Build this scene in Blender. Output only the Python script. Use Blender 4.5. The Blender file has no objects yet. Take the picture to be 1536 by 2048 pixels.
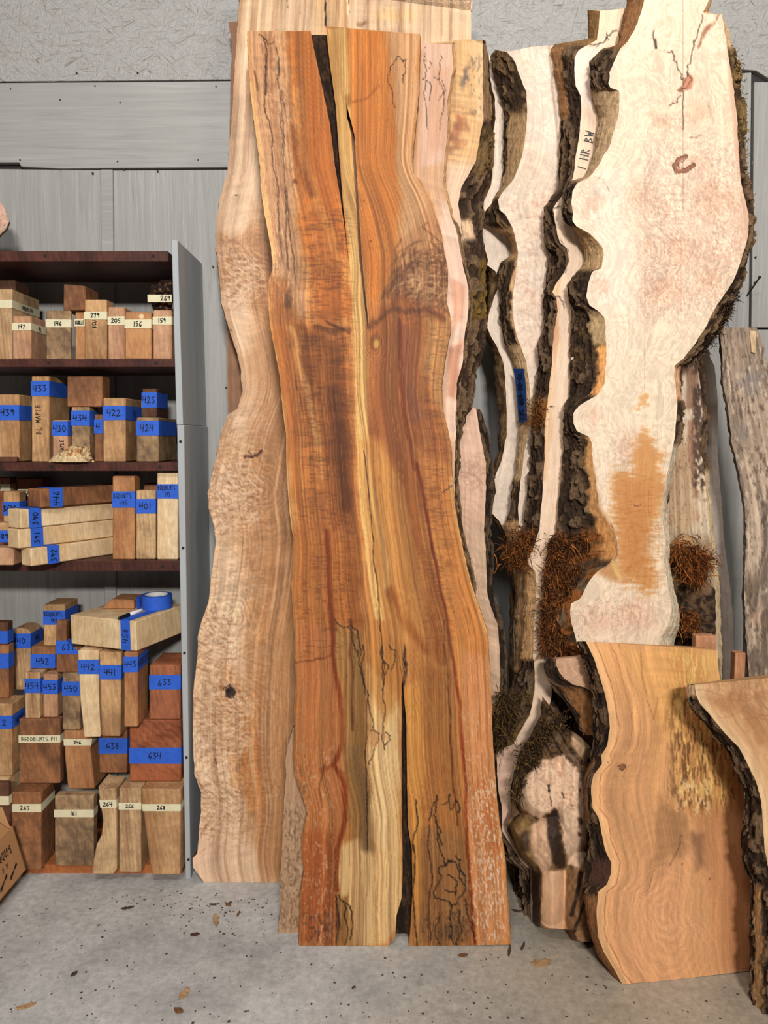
import bpy, math, random
import numpy as np
from mathutils import Vector
# ------------------------------------------------------------------ camera, world, lamps, exposure
F, PITCH, CAMH, WALL = 1500.0, math.radians(5.5), 1.5, 2.78
sc = bpy.context.scene
C = sc.collection
cam = bpy.data.objects.new('camera', bpy.data.cameras.new('camera'))
cam.data.sensor_fit = 'VERTICAL'; cam.data.sensor_height = 36.0; cam.data.lens = 36.0*F/2048
cam.data.clip_start = 0.05
cam.location = (0, 0, CAMH); cam.rotation_euler = (math.pi/2-PITCH, 0, 0)
C.objects.link(cam); sc.camera = cam
sc.view_settings.view_transform = 'Standard'; sc.view_settings.look = 'None'
sc.view_settings.gamma = 1; sc.view_settings.use_curve_mapping = False
sc.view_settings.exposure = 0.0
w = bpy.data.worlds.new('world'); sc.world = w; w.use_nodes = True
w.node_tree.nodes['Background'].inputs[0].default_value = (1.0, 0.98, 0.95, 1)
w.node_tree.nodes['Background'].inputs[1].default_value = 0.055
def lamp(name, loc, target, sx, sy, watts, col=(1, 1, 1)):
    d = bpy.data.lights.new(name, 'AREA'); d.shape = 'RECTANGLE'; d.size = sx; d.size_y = sy
    d.energy = watts; d.color = col
    o = bpy.data.objects.new(name, d); o.location = loc
    o.rotation_euler = (Vector(target)-Vector(loc)).to_track_quat('-Z', 'Y').to_euler()
    C.objects.link(o); return o
lamp('ceiling_or_fill_lamp', (1.0, 1.0, 3.9), (0.5, 2.6, 1.0), 0.6, 0.2, 17, (1.0, 0.96, 0.90))
lamp('ceiling_or_fill_lamp', (0.75, -4.0, 3.6), (0.0, 2.6, 0.9), 0.9, 0.35, 335, (1.0, 0.97, 0.93))
lamp('ceiling_or_fill_lamp', (-0.4, -0.4, 4.0), (0.0, 2.4, 0.6), 0.9, 0.3, 50, (1.0, 0.98, 0.96))  # unseen overhead fill, added to brighten the left side and floor

# ------------------------------------------------------------------ helpers
def ray(px, py):
    a = (np.asarray(px, float)-768)/F; b = -(np.asarray(py, float)-1024)/F
    cp, sp = math.cos(PITCH), math.sin(PITCH)
    return a, cp+b*sp, -sp+b*cp
def on_plane(px, py, c, k=0., m=0.):                     # plane Y = c + k z + m x
    dx, dy, dz = ray(px, py)
    t = (c+CAMH*k)/(dy-dz*k-dx*m)
    return np.stack([dx*t, dy*t, CAMH+dz*t], -1)
def at(px, py, Y): return on_plane(px, py, Y)
def floor_y(py):
    dx, dy, dz = ray(768, py); return float(-CAMH/dz*dy)
def lin(c):
    c = np.asarray(c, float)/255.
    return np.where(c <= .04045, c/12.92, ((np.maximum(c, 0)+.055)/1.055)**2.4)
def _h(x, y, s):
    n = (x.astype(np.int64)*374761393+y.astype(np.int64)*668265263+s*974634777) & 0xffffffff
    n = ((n ^ (n >> 13))*1274126177) & 0xffffffff
    n = ((n ^ (n >> 16))*2246822519) & 0xffffffff
    return ((n ^ (n >> 15)) & 0xffff)/65535.
def vn(x, y, s=0):
    x = np.asarray(x, float); y = np.asarray(y, float); x, y = np.broadcast_arrays(x, y)
    xi = np.floor(x); yi = np.floor(y); fx = x-xi; fy = y-yi
    fx = fx*fx*(3-2*fx); fy = fy*fy*(3-2*fy)
    a = _h(xi, yi, s); b = _h(xi+1, yi, s); c = _h(xi, yi+1, s); d = _h(xi+1, yi+1, s)
    return (a*(1-fx)+b*fx)*(1-fy)+(c*(1-fx)+d*fx)*fy
def fbm(x, y, s=0, o=4):
    r = 0; a = .5; t = 0
    for i in range(o):
        r = r+a*vn(x, y, s+i*17); t += a; a *= .5; x = x*2.03+7.1; y = y*2.03+3.3
    return r/t
def sst(a, b, x):
    t = np.clip((x-a)/(b-a), 0, 1); return t*t*(3-2*t)
def mesh_obj(name, V, Q, mats, parent=None, col=None, gr=None, midx=None, ngons=(), smooth=False, ngon_mat=0):
    """V verts, Q quad rows, ngons extra index lists -> ONE linked mesh object"""
    V = np.asarray(V, np.float32); Q = np.asarray(Q, np.int32).reshape(-1, 4)
    me = bpy.data.meshes.new(name)
    loops = [Q.ravel()]; starts = [np.arange(len(Q))*4]; tot = [np.full(len(Q), 4)]; n = Q.size
    for g in ngons:
        g = np.asarray(g, np.int32); loops.append(g); starts.append(np.array([n])); tot.append(np.array([len(g)])); n += len(g)
    L = np.concatenate(loops); S = np.concatenate(starts); T = np.concatenate(tot)
    me.vertices.add(len(V)); me.vertices.foreach_set('co', V.ravel())
    me.loops.add(len(L)); me.loops.foreach_set('vertex_index', L.astype(np.int32))
    me.polygons.add(len(S)); me.polygons.foreach_set('loop_start', S.astype(np.int32)); me.polygons.foreach_set('loop_total', T.astype(np.int32))
    for mt in (mats if isinstance(mats, (list, tuple)) else [mats]): me.materials.append(mt)
    mi = np.zeros(len(S), np.int32)
    if midx is not None: mi[:len(Q)] = midx
    mi[len(Q):] = ngon_mat
    me.polygons.foreach_set('material_index', mi)
    me.polygons.foreach_set('use_smooth', np.full(len(S), smooth, bool))
    if col is not None:
        a = me.color_attributes.new('Col', 'FLOAT_COLOR', 'POINT')
        a.data.foreach_set('color', np.concatenate([col, np.ones((len(V), 1))], 1).astype(np.float32).ravel())
    if gr is not None:
        a = me.attributes.new('gr', 'FLOAT_VECTOR', 'POINT')
        a.data.foreach_set('vector', np.concatenate([gr, np.zeros((len(V), 1))], 1).astype(np.float32).ravel())
    me.update(calc_edges=True); me.validate()
    o = bpy.data.objects.new(name, me); C.objects.link(o)
    if parent is not None: o.parent = parent
    return o
def tag(o, label=None, cat=None, group=None, kind=None):
    if label: o['label'] = label
    if cat: o['category'] = cat
    if group: o['group'] = group
    if kind: o['kind'] = kind
    return o
def empty(name, loc=(0, 0, 0), rz=0):
    o = bpy.data.objects.new(name, None); o.empty_display_size = .05; o.location = loc; o.rotation_euler.z = rz
    C.objects.link(o); return o
class MB:                                                # small boxes / prisms / ribbons collected into one mesh
    def __init__(s): s.v = []; s.q = []; s.n = []
    def box(s, a, b):
        i = len(s.v); (x0, y0, z0), (x1, y1, z1) = a, b
        s.v += [(x0, y0, z0), (x1, y0, z0), (x1, y1, z0), (x0, y1, z0), (x0, y0, z1), (x1, y0, z1), (x1, y1, z1), (x0, y1, z1)]
        s.q += [[i+j for j in f] for f in ((0, 3, 2, 1), (4, 5, 6, 7), (0, 1, 5, 4), (1, 2, 6, 5), (2, 3, 7, 6), (3, 0, 4, 7))]
    def prism(s, front, back):
        i = len(s.v); n = len(front); s.v += [tuple(p) for p in front]+[tuple(p) for p in back]
        s.n.append([i+j for j in range(n)]); s.n.append([i+n+j for j in range(n)][::-1])
        for j in range(n): s.q.append([i+(j+1) % n, i+j, i+n+j, i+n+(j+1) % n])
    def tube(s, pts, r, n=8, cap=True):
        pts = [Vector(p) for p in pts]; i0 = len(s.v); rr = r if isinstance(r, (list, tuple)) else [r]*len(pts)
        for j, p in enumerate(pts):
            d = (pts[min(j+1, len(pts)-1)]-pts[max(j-1, 0)]).normalized()
            u = d.orthogonal().normalized(); w_ = d.cross(u)
            for q in range(n):
                t = 2*math.pi*q/n; s.v.append(tuple(p+rr[j]*(math.cos(t)*u+math.sin(t)*w_)))
        for j in range(len(pts)-1):
            for q in range(n): s.q.append([i0+j*n+q, i0+j*n+(q+1) % n, i0+(j+1)*n+(q+1) % n, i0+(j+1)*n+q])
        if cap:
            s.n.append([i0+q for q in range(n)][::-1]); s.n.append([i0+(len(pts)-1)*n+q for q in range(n)])
    def build(s, name, mat, parent=None, smooth=False, bevel=0, seg=2):
        o = mesh_obj(name, np.array(s.v), np.array(s.q) if s.q else np.zeros((0, 4)), mat, parent, ngons=s.n, smooth=smooth)
        if bevel:
            m = o.modifiers.new('bevel', 'BEVEL'); m.width = bevel; m.segments = seg; m.limit_method = 'ANGLE'
        return o

# ------------------------------------------------------------------ materials (all procedural)
def nt(name):
    m = bpy.data.materials.new(name); m.use_nodes = True; t = m.node_tree
    return m, t, t.nodes['Principled BSDF']
def nd(t, kind, **kw):
    n = t.nodes.new(kind)
    for k_, v in kw.items():
        if k_ in n.inputs: n.inputs[k_].default_value = v
        else: setattr(n, k_, v)
    return n
def ramp(t, stops):
    n = t.nodes.new('ShaderNodeValToRGB'); e = n.color_ramp.elements
    while len(e) < len(stops): e.new(.5)
    for q, (p, c) in zip(e, stops): q.position = p; q.color = (*lin(c), 1)
    return n
def mapping(t, src, scale, rot=(0, 0, 0)):
    m = nd(t, 'ShaderNodeMapping'); m.inputs['Scale'].default_value = scale; m.inputs['Rotation'].default_value = rot
    t.links.new(src, m.inputs[0]); return m.outputs[0]
def bump(t, b, src, strength, dist=.002):
    n = nd(t, 'ShaderNodeBump'); n.inputs['Strength'].default_value = strength; n.inputs['Distance'].default_value = dist
    t.links.new(src, n.inputs['Height']); t.links.new(n.outputs[0], b.inputs['Normal']); return n
def mul_value(t, colsrc, facsrc, lo, hi):
    r = nd(t, 'ShaderNodeMapRange'); r.inputs['From Min'].default_value = .25; r.inputs['From Max'].default_value = .75
    r.inputs['To Min'].default_value = lo; r.inputs['To Max'].default_value = hi
    t.links.new(facsrc, r.inputs[0])
    v = nd(t, 'ShaderNodeVectorMath', operation='SCALE'); t.links.new(colsrc, v.inputs[0]); t.links.new(r.outputs[0], v.inputs['Scale'])
    return v.outputs[0]
def painted(name, rough=.5, lo=.80, hi=1.15, sc_=(260, 9, 1), bmp=.15, spec=.35):
    """board face: colour from the surface's own Col attribute, fine grain along its gr coordinates"""
    m, t, b = nt(name)
    a = nd(t, 'ShaderNodeAttribute', attribute_name='Col'); g = nd(t, 'ShaderNodeAttribute', attribute_name='gr')
    n1 = nd(t, 'ShaderNodeTexNoise', Scale=1.0, Detail=4.0, Roughness=.6); t.links.new(mapping(t, g.outputs['Vector'], sc_), n1.inputs['Vector'])
    n2 = nd(t, 'ShaderNodeTexNoise', Scale=1.0, Detail=2.0); t.links.new(mapping(t, g.outputs['Vector'], (90, 420, 1)), n2.inputs['Vector'])
    c = mul_value(t, a.outputs['Color'], n1.outputs[0], lo, hi); c = mul_value(t, c, n2.outputs[0], .92, 1.08)
    n3 = nd(t, 'ShaderNodeTexNoise', Scale=1.0, Detail=3.0, Roughness=.7); t.links.new(mapping(t, g.outputs['Vector'], (900, 120, 1)), n3.inputs['Vector'])
    c = mul_value(t, c, n3.outputs[0], .88, 1.11)
    t.links.new(c, b.inputs['Base Color']); b.inputs['Roughness'].default_value = rough; b.inputs['Specular IOR Level'].default_value = spec
    bump(t, b, n1.outputs[0], bmp, .0012); return m
def edge_mat(name, bmp=.6, rough=.85, scale=120, lo=.6, hi=1.3):
    m, t, b = nt(name)
    a = nd(t, 'ShaderNodeAttribute', attribute_name='Col'); tc = nd(t, 'ShaderNodeTexCoord')
    n1 = nd(t, 'ShaderNodeTexNoise', Scale=scale, Detail=5.0, Roughness=.65); t.links.new(mapping(t, tc.outputs['Object'], (1, 1, .35)), n1.inputs['Vector'])
    c = mul_value(t, a.outputs['Color'], n1.outputs[0], lo, hi)
    t.links.new(c, b.inputs['Base Color']); b.inputs['Roughness'].default_value = rough; b.inputs['Specular IOR Level'].default_value = .2
    bump(t, b, n1.outputs[0], bmp, .004); return m
def plain(name, col, rough=.6, var=.12, scale=40, bmp=.1, sc_=(1, 1, 1), metal=0):
    m, t, b = nt(name); tc = nd(t, 'ShaderNodeTexCoord')
    n1 = nd(t, 'ShaderNodeTexNoise', Scale=scale, Detail=4.0); t.links.new(mapping(t, tc.outputs['Object'], sc_), n1.inputs['Vector'])
    rgb = nd(t, 'ShaderNodeRGB'); rgb.outputs[0].default_value = (*lin(col), 1)
    t.links.new(mul_value(t, rgb.outputs[0], n1.outputs[0], 1-var, 1+var), b.inputs['Base Color'])
    b.inputs['Roughness'].default_value = rough; b.inputs['Metallic'].default_value = metal
    if bmp: bump(t, b, n1.outputs[0], bmp, .002)
    return m
def timber(name, light, dark, stain, ring=55, stretch=.12, blot=.5, rough=.65):
    """sawn block: rings stretched along the block, blotchy stain"""
    m, t, b = nt(name); tc = nd(t, 'ShaderNodeTexCoord'); oi = nd(t, 'ShaderNodeObjectInfo')
    add = nd(t, 'ShaderNodeVectorMath', operation='ADD'); t.links.new(tc.outputs['Object'], add.inputs[0])
    mv = nd(t, 'ShaderNodeVectorMath', operation='SCALE'); mv.inputs[0].default_value = (3.1, 5.3, 4.7); t.links.new(oi.outputs['Random'], mv.inputs['Scale'])
    t.links.new(mv.outputs[0], add.inputs[1])
    n0 = nd(t, 'ShaderNodeTexNoise', Scale=ring*.16, Detail=3.0, Distortion=.6); t.links.new(mapping(t, add.outputs[0], (1, 1, stretch*2.2)), n0.inputs['Vector'])
    wv = nd(t, 'ShaderNodeTexWave', Scale=ring*.55, Distortion=7.0, Detail=3.0); wv.inputs['Detail Scale'].default_value = 1.2
    wv.wave_type = 'BANDS'; wv.bands_direction = 'DIAGONAL'
    t.links.new(mapping(t, add.outputs[0], (1, 1, stretch)), wv.inputs['Vector'])
    mx = nd(t, 'ShaderNodeMath', operation='MULTIPLY_ADD'); t.links.new(wv.outputs['Fac'], mx.inputs[0]); mx.inputs[1].default_value = .11
    sb = nd(t, 'ShaderNodeMath', operation='MULTIPLY'); t.links.new(n0.outputs[0], sb.inputs[0]); sb.inputs[1].default_value = .98; t.links.new(sb.outputs[0], mx.inputs[2])
    r = ramp(t, [(.32, dark), (.66, light)]); t.links.new(mx.outputs[0], r.inputs[0])
    n2 = nd(t, 'ShaderNodeTexNoise', Scale=16.0, Detail=8.0, Roughness=.72); t.links.new(add.outputs[0], n2.inputs['Vector'])
    rr = ramp(t, [(.42, (0, 0, 0)), (.62, (255, 255, 255))]); t.links.new(n2.outputs[0], rr.inputs[0])
    sm = nd(t, 'ShaderNodeMath', operation='MULTIPLY'); sm.inputs[1].default_value = blot; t.links.new(rr.outputs[0], sm.inputs[0])
    mix = nd(t, 'ShaderNodeMix', data_type='RGBA'); mix.inputs[7].default_value = (*lin(stain), 1)
    t.links.new(sm.outputs[0], mix.inputs[0]); t.links.new(r.outputs[0], mix.inputs[6])
    n3 = nd(t, 'ShaderNodeTexNoise', Scale=260.0, Detail=2.0); t.links.new(mapping(t, add.outputs[0], (1, 1, .15)), n3.inputs['Vector'])
    t.links.new(mul_value(t, mix.outputs[2], n3.outputs[0], .82, 1.14), b.inputs['Base Color'])
    b.inputs['Roughness'].default_value = rough; b.inputs['Specular IOR Level'].default_value = .25
    bump(t, b, n3.outputs[0], .25, .0015); return m
M_FACE = painted('sawn_wood_face'); M_OIL = painted('smooth_wood_face', rough=.58, lo=.74, hi=1.18, spec=.2)
M_GREY = painted('weathered_face', rough=.8, lo=.68, hi=1.25, sc_=(260, 10, 1), bmp=.6)
M_BARK = edge_mat('bark', .9, .9, 140, .45, 1.45); M_EDGE = edge_mat('peeled_edge', .3, .6, 60, .78, 1.2)
M_MOSS = edge_mat('moss', .2, .95, 300, .6, 1.4)
M_BLUE = plain('blue_tape', (38, 92, 200), .7, .14, 70, .12); M_CREAM = plain('masking_tape', (222, 212, 176), .75, .06, 60, .12)
M_NAVY = plain('dark_blue_tape', (28, 66, 130), .7, .1, 60, .1)
M_INK = plain('marker_ink', (22, 22, 28), .5, .1, 50, 0)
M_WALNUT = timber('dark_stained_board', (92, 52, 42), (58, 32, 28), (44, 26, 24), 60, .2, .5, .5)
M_GREYPAINT = plain('grey_paint', (168, 172, 174), .6, .08, 30, .25, (1, 1, .12))
M_HOLE = plain('dark_hole', (18, 16, 15), .8, .05, 30, 0)
# ------------------------------------------------------------------ the room: floor and back wall
def concrete():
    m, t, b = nt('concrete'); tc = nd(t, 'ShaderNodeTexCoord'); P = tc.outputs['Object']
    n1 = nd(t, 'ShaderNodeTexNoise', Scale=2.2, Detail=8.0, Roughness=.68); t.links.new(P, n1.inputs['Vector'])
    n2 = nd(t, 'ShaderNodeTexNoise', Scale=46.0, Detail=6.0, Roughness=.75); t.links.new(P, n2.inputs['Vector'])
    n3 = nd(t, 'ShaderNodeTexNoise', Scale=1.1, Detail=4.0); t.links.new(P, n3.inputs['Vector'])
    r1 = ramp(t, [(.3, (152, 150, 147)), (.5, (190, 188, 184)), (.72, (214, 212, 207))]); t.links.new(n1.outputs[0], r1.inputs[0])
    # dusty tan wear towards the right half of the slab
    sx = nd(t, 'ShaderNodeSeparateXYZ'); t.links.new(P, sx.inputs[0])
    ad = nd(t, 'ShaderNodeMath', operation='MULTIPLY_ADD'); t.links.new(sx.outputs[0], ad.inputs[0]); ad.inputs[1].default_value = .55
    t.links.new(n3.outputs[0], ad.inputs[2])
    rr = ramp(t, [(.38, (0, 0, 0)), (.72, (255, 255, 255))]); t.links.new(ad.outputs[0], rr.inputs[0])
    mx = nd(t, 'ShaderNodeMix', data_type='RGBA', blend_type='MULTIPLY'); mx.inputs[7].default_value = (*lin((222, 208, 188)), 1)
    t.links.new(rr.outputs[0], mx.inputs[0]); t.links.new(r1.outputs[0], mx.inputs[6])
    c = mul_value(t, mx.outputs[2], n2.outputs[0], .66, 1.26)
    v = nd(t, 'ShaderNodeTexVoronoi', Scale=30.0); v.inputs['Randomness'].default_value = 1.0
    wob = nd(t, 'ShaderNodeTexNoise', Scale=20.0, Detail=3.0); t.links.new(P, wob.inputs['Vector'])
    t.links.new(P, v.inputs['Vector'])
    sub = nd(t, 'ShaderNodeMath', operation='MULTIPLY_ADD'); t.links.new(wob.outputs[0], sub.inputs[0]); sub.inputs[1].default_value = .55; t.links.new(v.outputs['Distance'], sub.inputs[2])
    rs = ramp(t, [(.26, (96, 90, 84)), (.33, (255, 255, 255))]); t.links.new(sub.outputs[0], rs.inputs[0])
    m2 = nd(t, 'ShaderNodeMix', data_type='RGBA', blend_type='MULTIPLY'); m2.inputs[0].default_value = .8
    t.links.new(c, m2.inputs[6]); t.links.new(rs.outputs[0], m2.inputs[7])
    t.links.new(m2.outputs[2], b.inputs['Base Color']); b.inputs['Roughness'].default_value = .62; b.inputs['Specular IOR Level'].default_value = .3
    bump(t, b, n2.outputs[0], .35, .003); return m
def osb():
    m, t, b = nt('painted_strand_board'); tc = nd(t, 'ShaderNodeTexCoord'); P = tc.outputs['Object']
    prev = None
    for i, ang in enumerate((.5, -.7, 1.35, .05)):
        n = nd(t, 'ShaderNodeTexNoise', Scale=1.0, Detail=3.0, Roughness=.5, Distortion=.5)
        t.links.new(mapping(t, mapping(t, P, (1, 1, 1), (0, ang, 0)), (17+2*i, 20, 120+12*i)), n.inputs['Vector'])
        if prev is None: prev = n.outputs[0]
        else:
            mx = nd(t, 'ShaderNodeMath', operation='MINIMUM'); t.links.new(prev, mx.inputs[0]); t.links.new(n.outputs[0], mx.inputs[1]); prev = mx.outputs[0]
    r = ramp(t, [(.2, (108, 98, 86)), (.28, (146, 140, 132)), (.36, (164, 161, 157)), (.5, (170, 168, 165))]); t.links.new(prev, r.inputs[0])
    t.links.new(r.outputs[0], b.inputs['Base Color']); b.inputs['Roughness'].default_value = .55
    bump(t, b, prev, .8, .010); return m
def painted_board(name, along):
    m, t, b = nt(name); tc = nd(t, 'ShaderNodeTexCoord'); P = tc.outputs['Object']
    s = (2.5, 30, 60) if along == 'x' else (60, 30, 2.5)
    n = nd(t, 'ShaderNodeTexNoise', Scale=1.0, Detail=5.0, Roughness=.6, Distortion=.8); t.links.new(mapping(t, P, s), n.inputs['Vector'])
    n2 = nd(t, 'ShaderNodeTexNoise', Scale=5.0, Detail=3.0); t.links.new(P, n2.inputs['Vector'])
    r = ramp(t, [(.25, (114, 111, 106)), (.34, (152, 151, 147)), (.6, (164, 162, 158)), (.74, (174, 173, 168))]); t.links.new(n.outputs[0], r.inputs[0])
    t.links.new(mul_value(t, r.outputs[0], n2.outputs[0], .95, 1.04), b.inputs['Base Color']); b.inputs['Roughness'].default_value = .5
    bump(t, b, n.outputs[0], .45, .004); return m
M_OSB, M_PLANK, M_PLY = osb(), painted_board('painted_plank', 'x'), painted_board('painted_plywood', 'z')
g = MB(); g.box((-3.2, -3.5, -.1), (3.2, WALL+.06, 0)); tag(g.build('floor', concrete()), kind='structure')
g = MB(); g.box((-3.2, WALL+.02, 0), (3.2, WALL+.06, 4.2)); wall = tag(g.build('wall_back', plain('wall_core', (50, 48, 46), .9)), kind='structure')
def wall_part(name, quad, mat, front=0., th=.02):
    p = at([q[0] for q in quad], [q[1] for q in quad], WALL-front)
    f = [tuple(x) for x in p]; bk = [(x[0], WALL+.021, x[2]) for x in p]
    g = MB(); g.prism(f, bk); return g.build(name, mat, wall, bevel=.0015, seg=1)
wall_part('strand_board', [(-700, 169), (470, 159), (1477, 138), (1512, 141), (1540, 158), (2300, 150), (2300, -760), (-700, -760)], M_OSB)
wall_part('plank', [(-700, 326), (38, 325), (42, 333), (120, 337), (600, 333), (1470, 330), (1470, 141), (470, 162), (-700, 172)], M_PLANK, .004)
wall_part('plywood_panel', [(-700, 331), (201, 340), (214, 1690), (-700, 1690)], M_PLY, -.004)
wall_part('plywood_panel', [(222, 341), (735, 337), (735, 1690), (232, 1690)], M_PLY, -.003)
wall_part('plywood_panel', [(738, 337), (1474, 333), (1474, 146), (1503, 145), (1498, 655), (1492, 960), (1479, 1690), (738, 1690)], M_PLY, -.004)
wall_part('plywood_panel', [(1509, 164), (2300, 158), (2300, 652), (1503, 655)], M_PLY, -.002)
wall_part('plywood_panel', [(1503, 659), (2300, 656), (2300, 1690), (1487, 1690)], M_PLY, -.003)
wall_part('batten', [(201, 339), (225, 339), (235, 1690), (214, 1690)], M_PLANK, .012)
nb = plain('rusty_nail', (52, 44, 40), .5, .2, 200, .1, metal=.6)
for (px, py, qx, qy, d) in ((1494, 592, 1519, 555, .07), (1464, 603, 1476, 585, .05)):
    a = Vector(at(px, py, WALL+.004)); b_ = Vector(at(qx, qy, WALL-d)); n_ = (b_-a).normalized()
    g = MB(); g.tube([a, b_, b_+n_*.0005, b_+n_*.003], [.0028, .0028, .006, .006], 8)
    tag(g.build('nail', nb), 'long bent nail sticking out of grey wall, ' + ('beside the panel seam' if d > .06 else 'close to the bark edge'), 'nail', 'nails in the wall')
g = MB()
for (px, py) in ((21, 178), (190, 172), (432, 173), (153, 146), (275, 145), (40, 190+130), (185, 346), (248, 338), (315, 342), (396, 320), (235, 323), (215, 405), (426, 533), (120, 200), (240, 205), (1512, 514), (1511, 470), (1510, 565), (452, 775), (455, 695)):
    p = at(px, py, WALL-.0045); g.prism([(p[0]+.0032*math.cos(t), p[1], p[2]+.0032*math.sin(t)) for t in np.arange(7)*.898], [(p[0]+.0032*math.cos(t), p[1]+.008, p[2]+.0032*math.sin(t)) for t in np.arange(7)*.898])
tag(g.build('nail_heads', nb, wall), kind='stuff')

# ------------------------------------------------------------------ shelf unit (dark boards, grey upright)
SF, SB = 2.45, WALL-.012
Z = {}
for i, (yt, yb) in enumerate(((502, 523), (718, 734), (925, 942), (1122, 1142))): Z[i] = (at(768, yt, SF)[2], at(768, yb, SF)[2])
ZB = .032
shelf_unit = tag(empty('bookshelf', (-1.4, 2.6, 0)), 'tall open shelf unit with dark stained boards and grey painted upright', 'shelf unit')
def rel(o, par): o.parent = par; o.location = Vector(o.location)-Vector(par.location); return o
XR = at(352, 900, SF)[0]
def shelf_board(i):
    xr = at({0: 341, 1: 349, 2: 355, 3: 358}[i], 700, SF)[0]
    g = MB(); g.box((-2.35, SF, Z[i][1]), (xr, SB, Z[i][0])); o = rel(g.build('shelf', M_WALNUT, bevel=.0015), shelf_unit)
    for px in {0: (90, 307), 1: (97, 313), 2: (104, 320), 3: (111, 325)}[i]:
        h = MB(); p = at(px, {0: 512, 1: 726, 2: 934, 3: 1133}[i], SF); h.tube([(p[0], SF-.0012, p[2]), (p[0], SF+.004, p[2])], .005, 10); h.build('screw_hole', M_HOLE, o)
    return o
for i in range(4): shelf_board(i)
g = MB(); g.box((-2.35, 2.475, 0), (at(366, 1740, 2.48)[0], SB, ZB)); rel(g.build('bottom_board', timber('orange_board', (186, 112, 62), (150, 82, 44), (130, 72, 40), 50, .2)), shelf_unit)
def upright(x0, x1, x2, x3, yt, yb, z0, z1, Yf):
    a = at([x0, x1], [yt, yt], Yf); b_ = at([x2, x3], [yb, yb], Yf)
    f = [(a[0][0], Yf, z1), (a[1][0], Yf, z1), (b_[1][0], Yf, z0), (b_[0][0], Yf, z0)][::-1]
    g = MB(); g.prism(f, [(p[0], SB, p[2]) for p in f]); return rel(g.build('side_panel', M_GREYPAINT, bevel=.0015, seg=1), shelf_unit)
zs = at(768, 849, SF)[2]
u1 = upright(343, 355, 353, 366, 480, 849, zs, at(768, 480, SF)[2], SF-.002)
u2 = upright(354, 368, 371, 381, 849, 1754, 0, zs-.0015, SF-.012)
for u, pts, Yf in ((u1, (), SF-.002), (u2, ((361, 883), (366, 1096), (369, 1306), (373, 1515), (377, 1719)), SF-.012)):
    for px, py in pts:
        h = MB(); p = at(px, py, Yf); h.tube([(p[0], Yf-.001, p[2]), (p[0], Yf+.004, p[2])], .0048, 10); h.build('screw_hole', M_HOLE, u)
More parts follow.
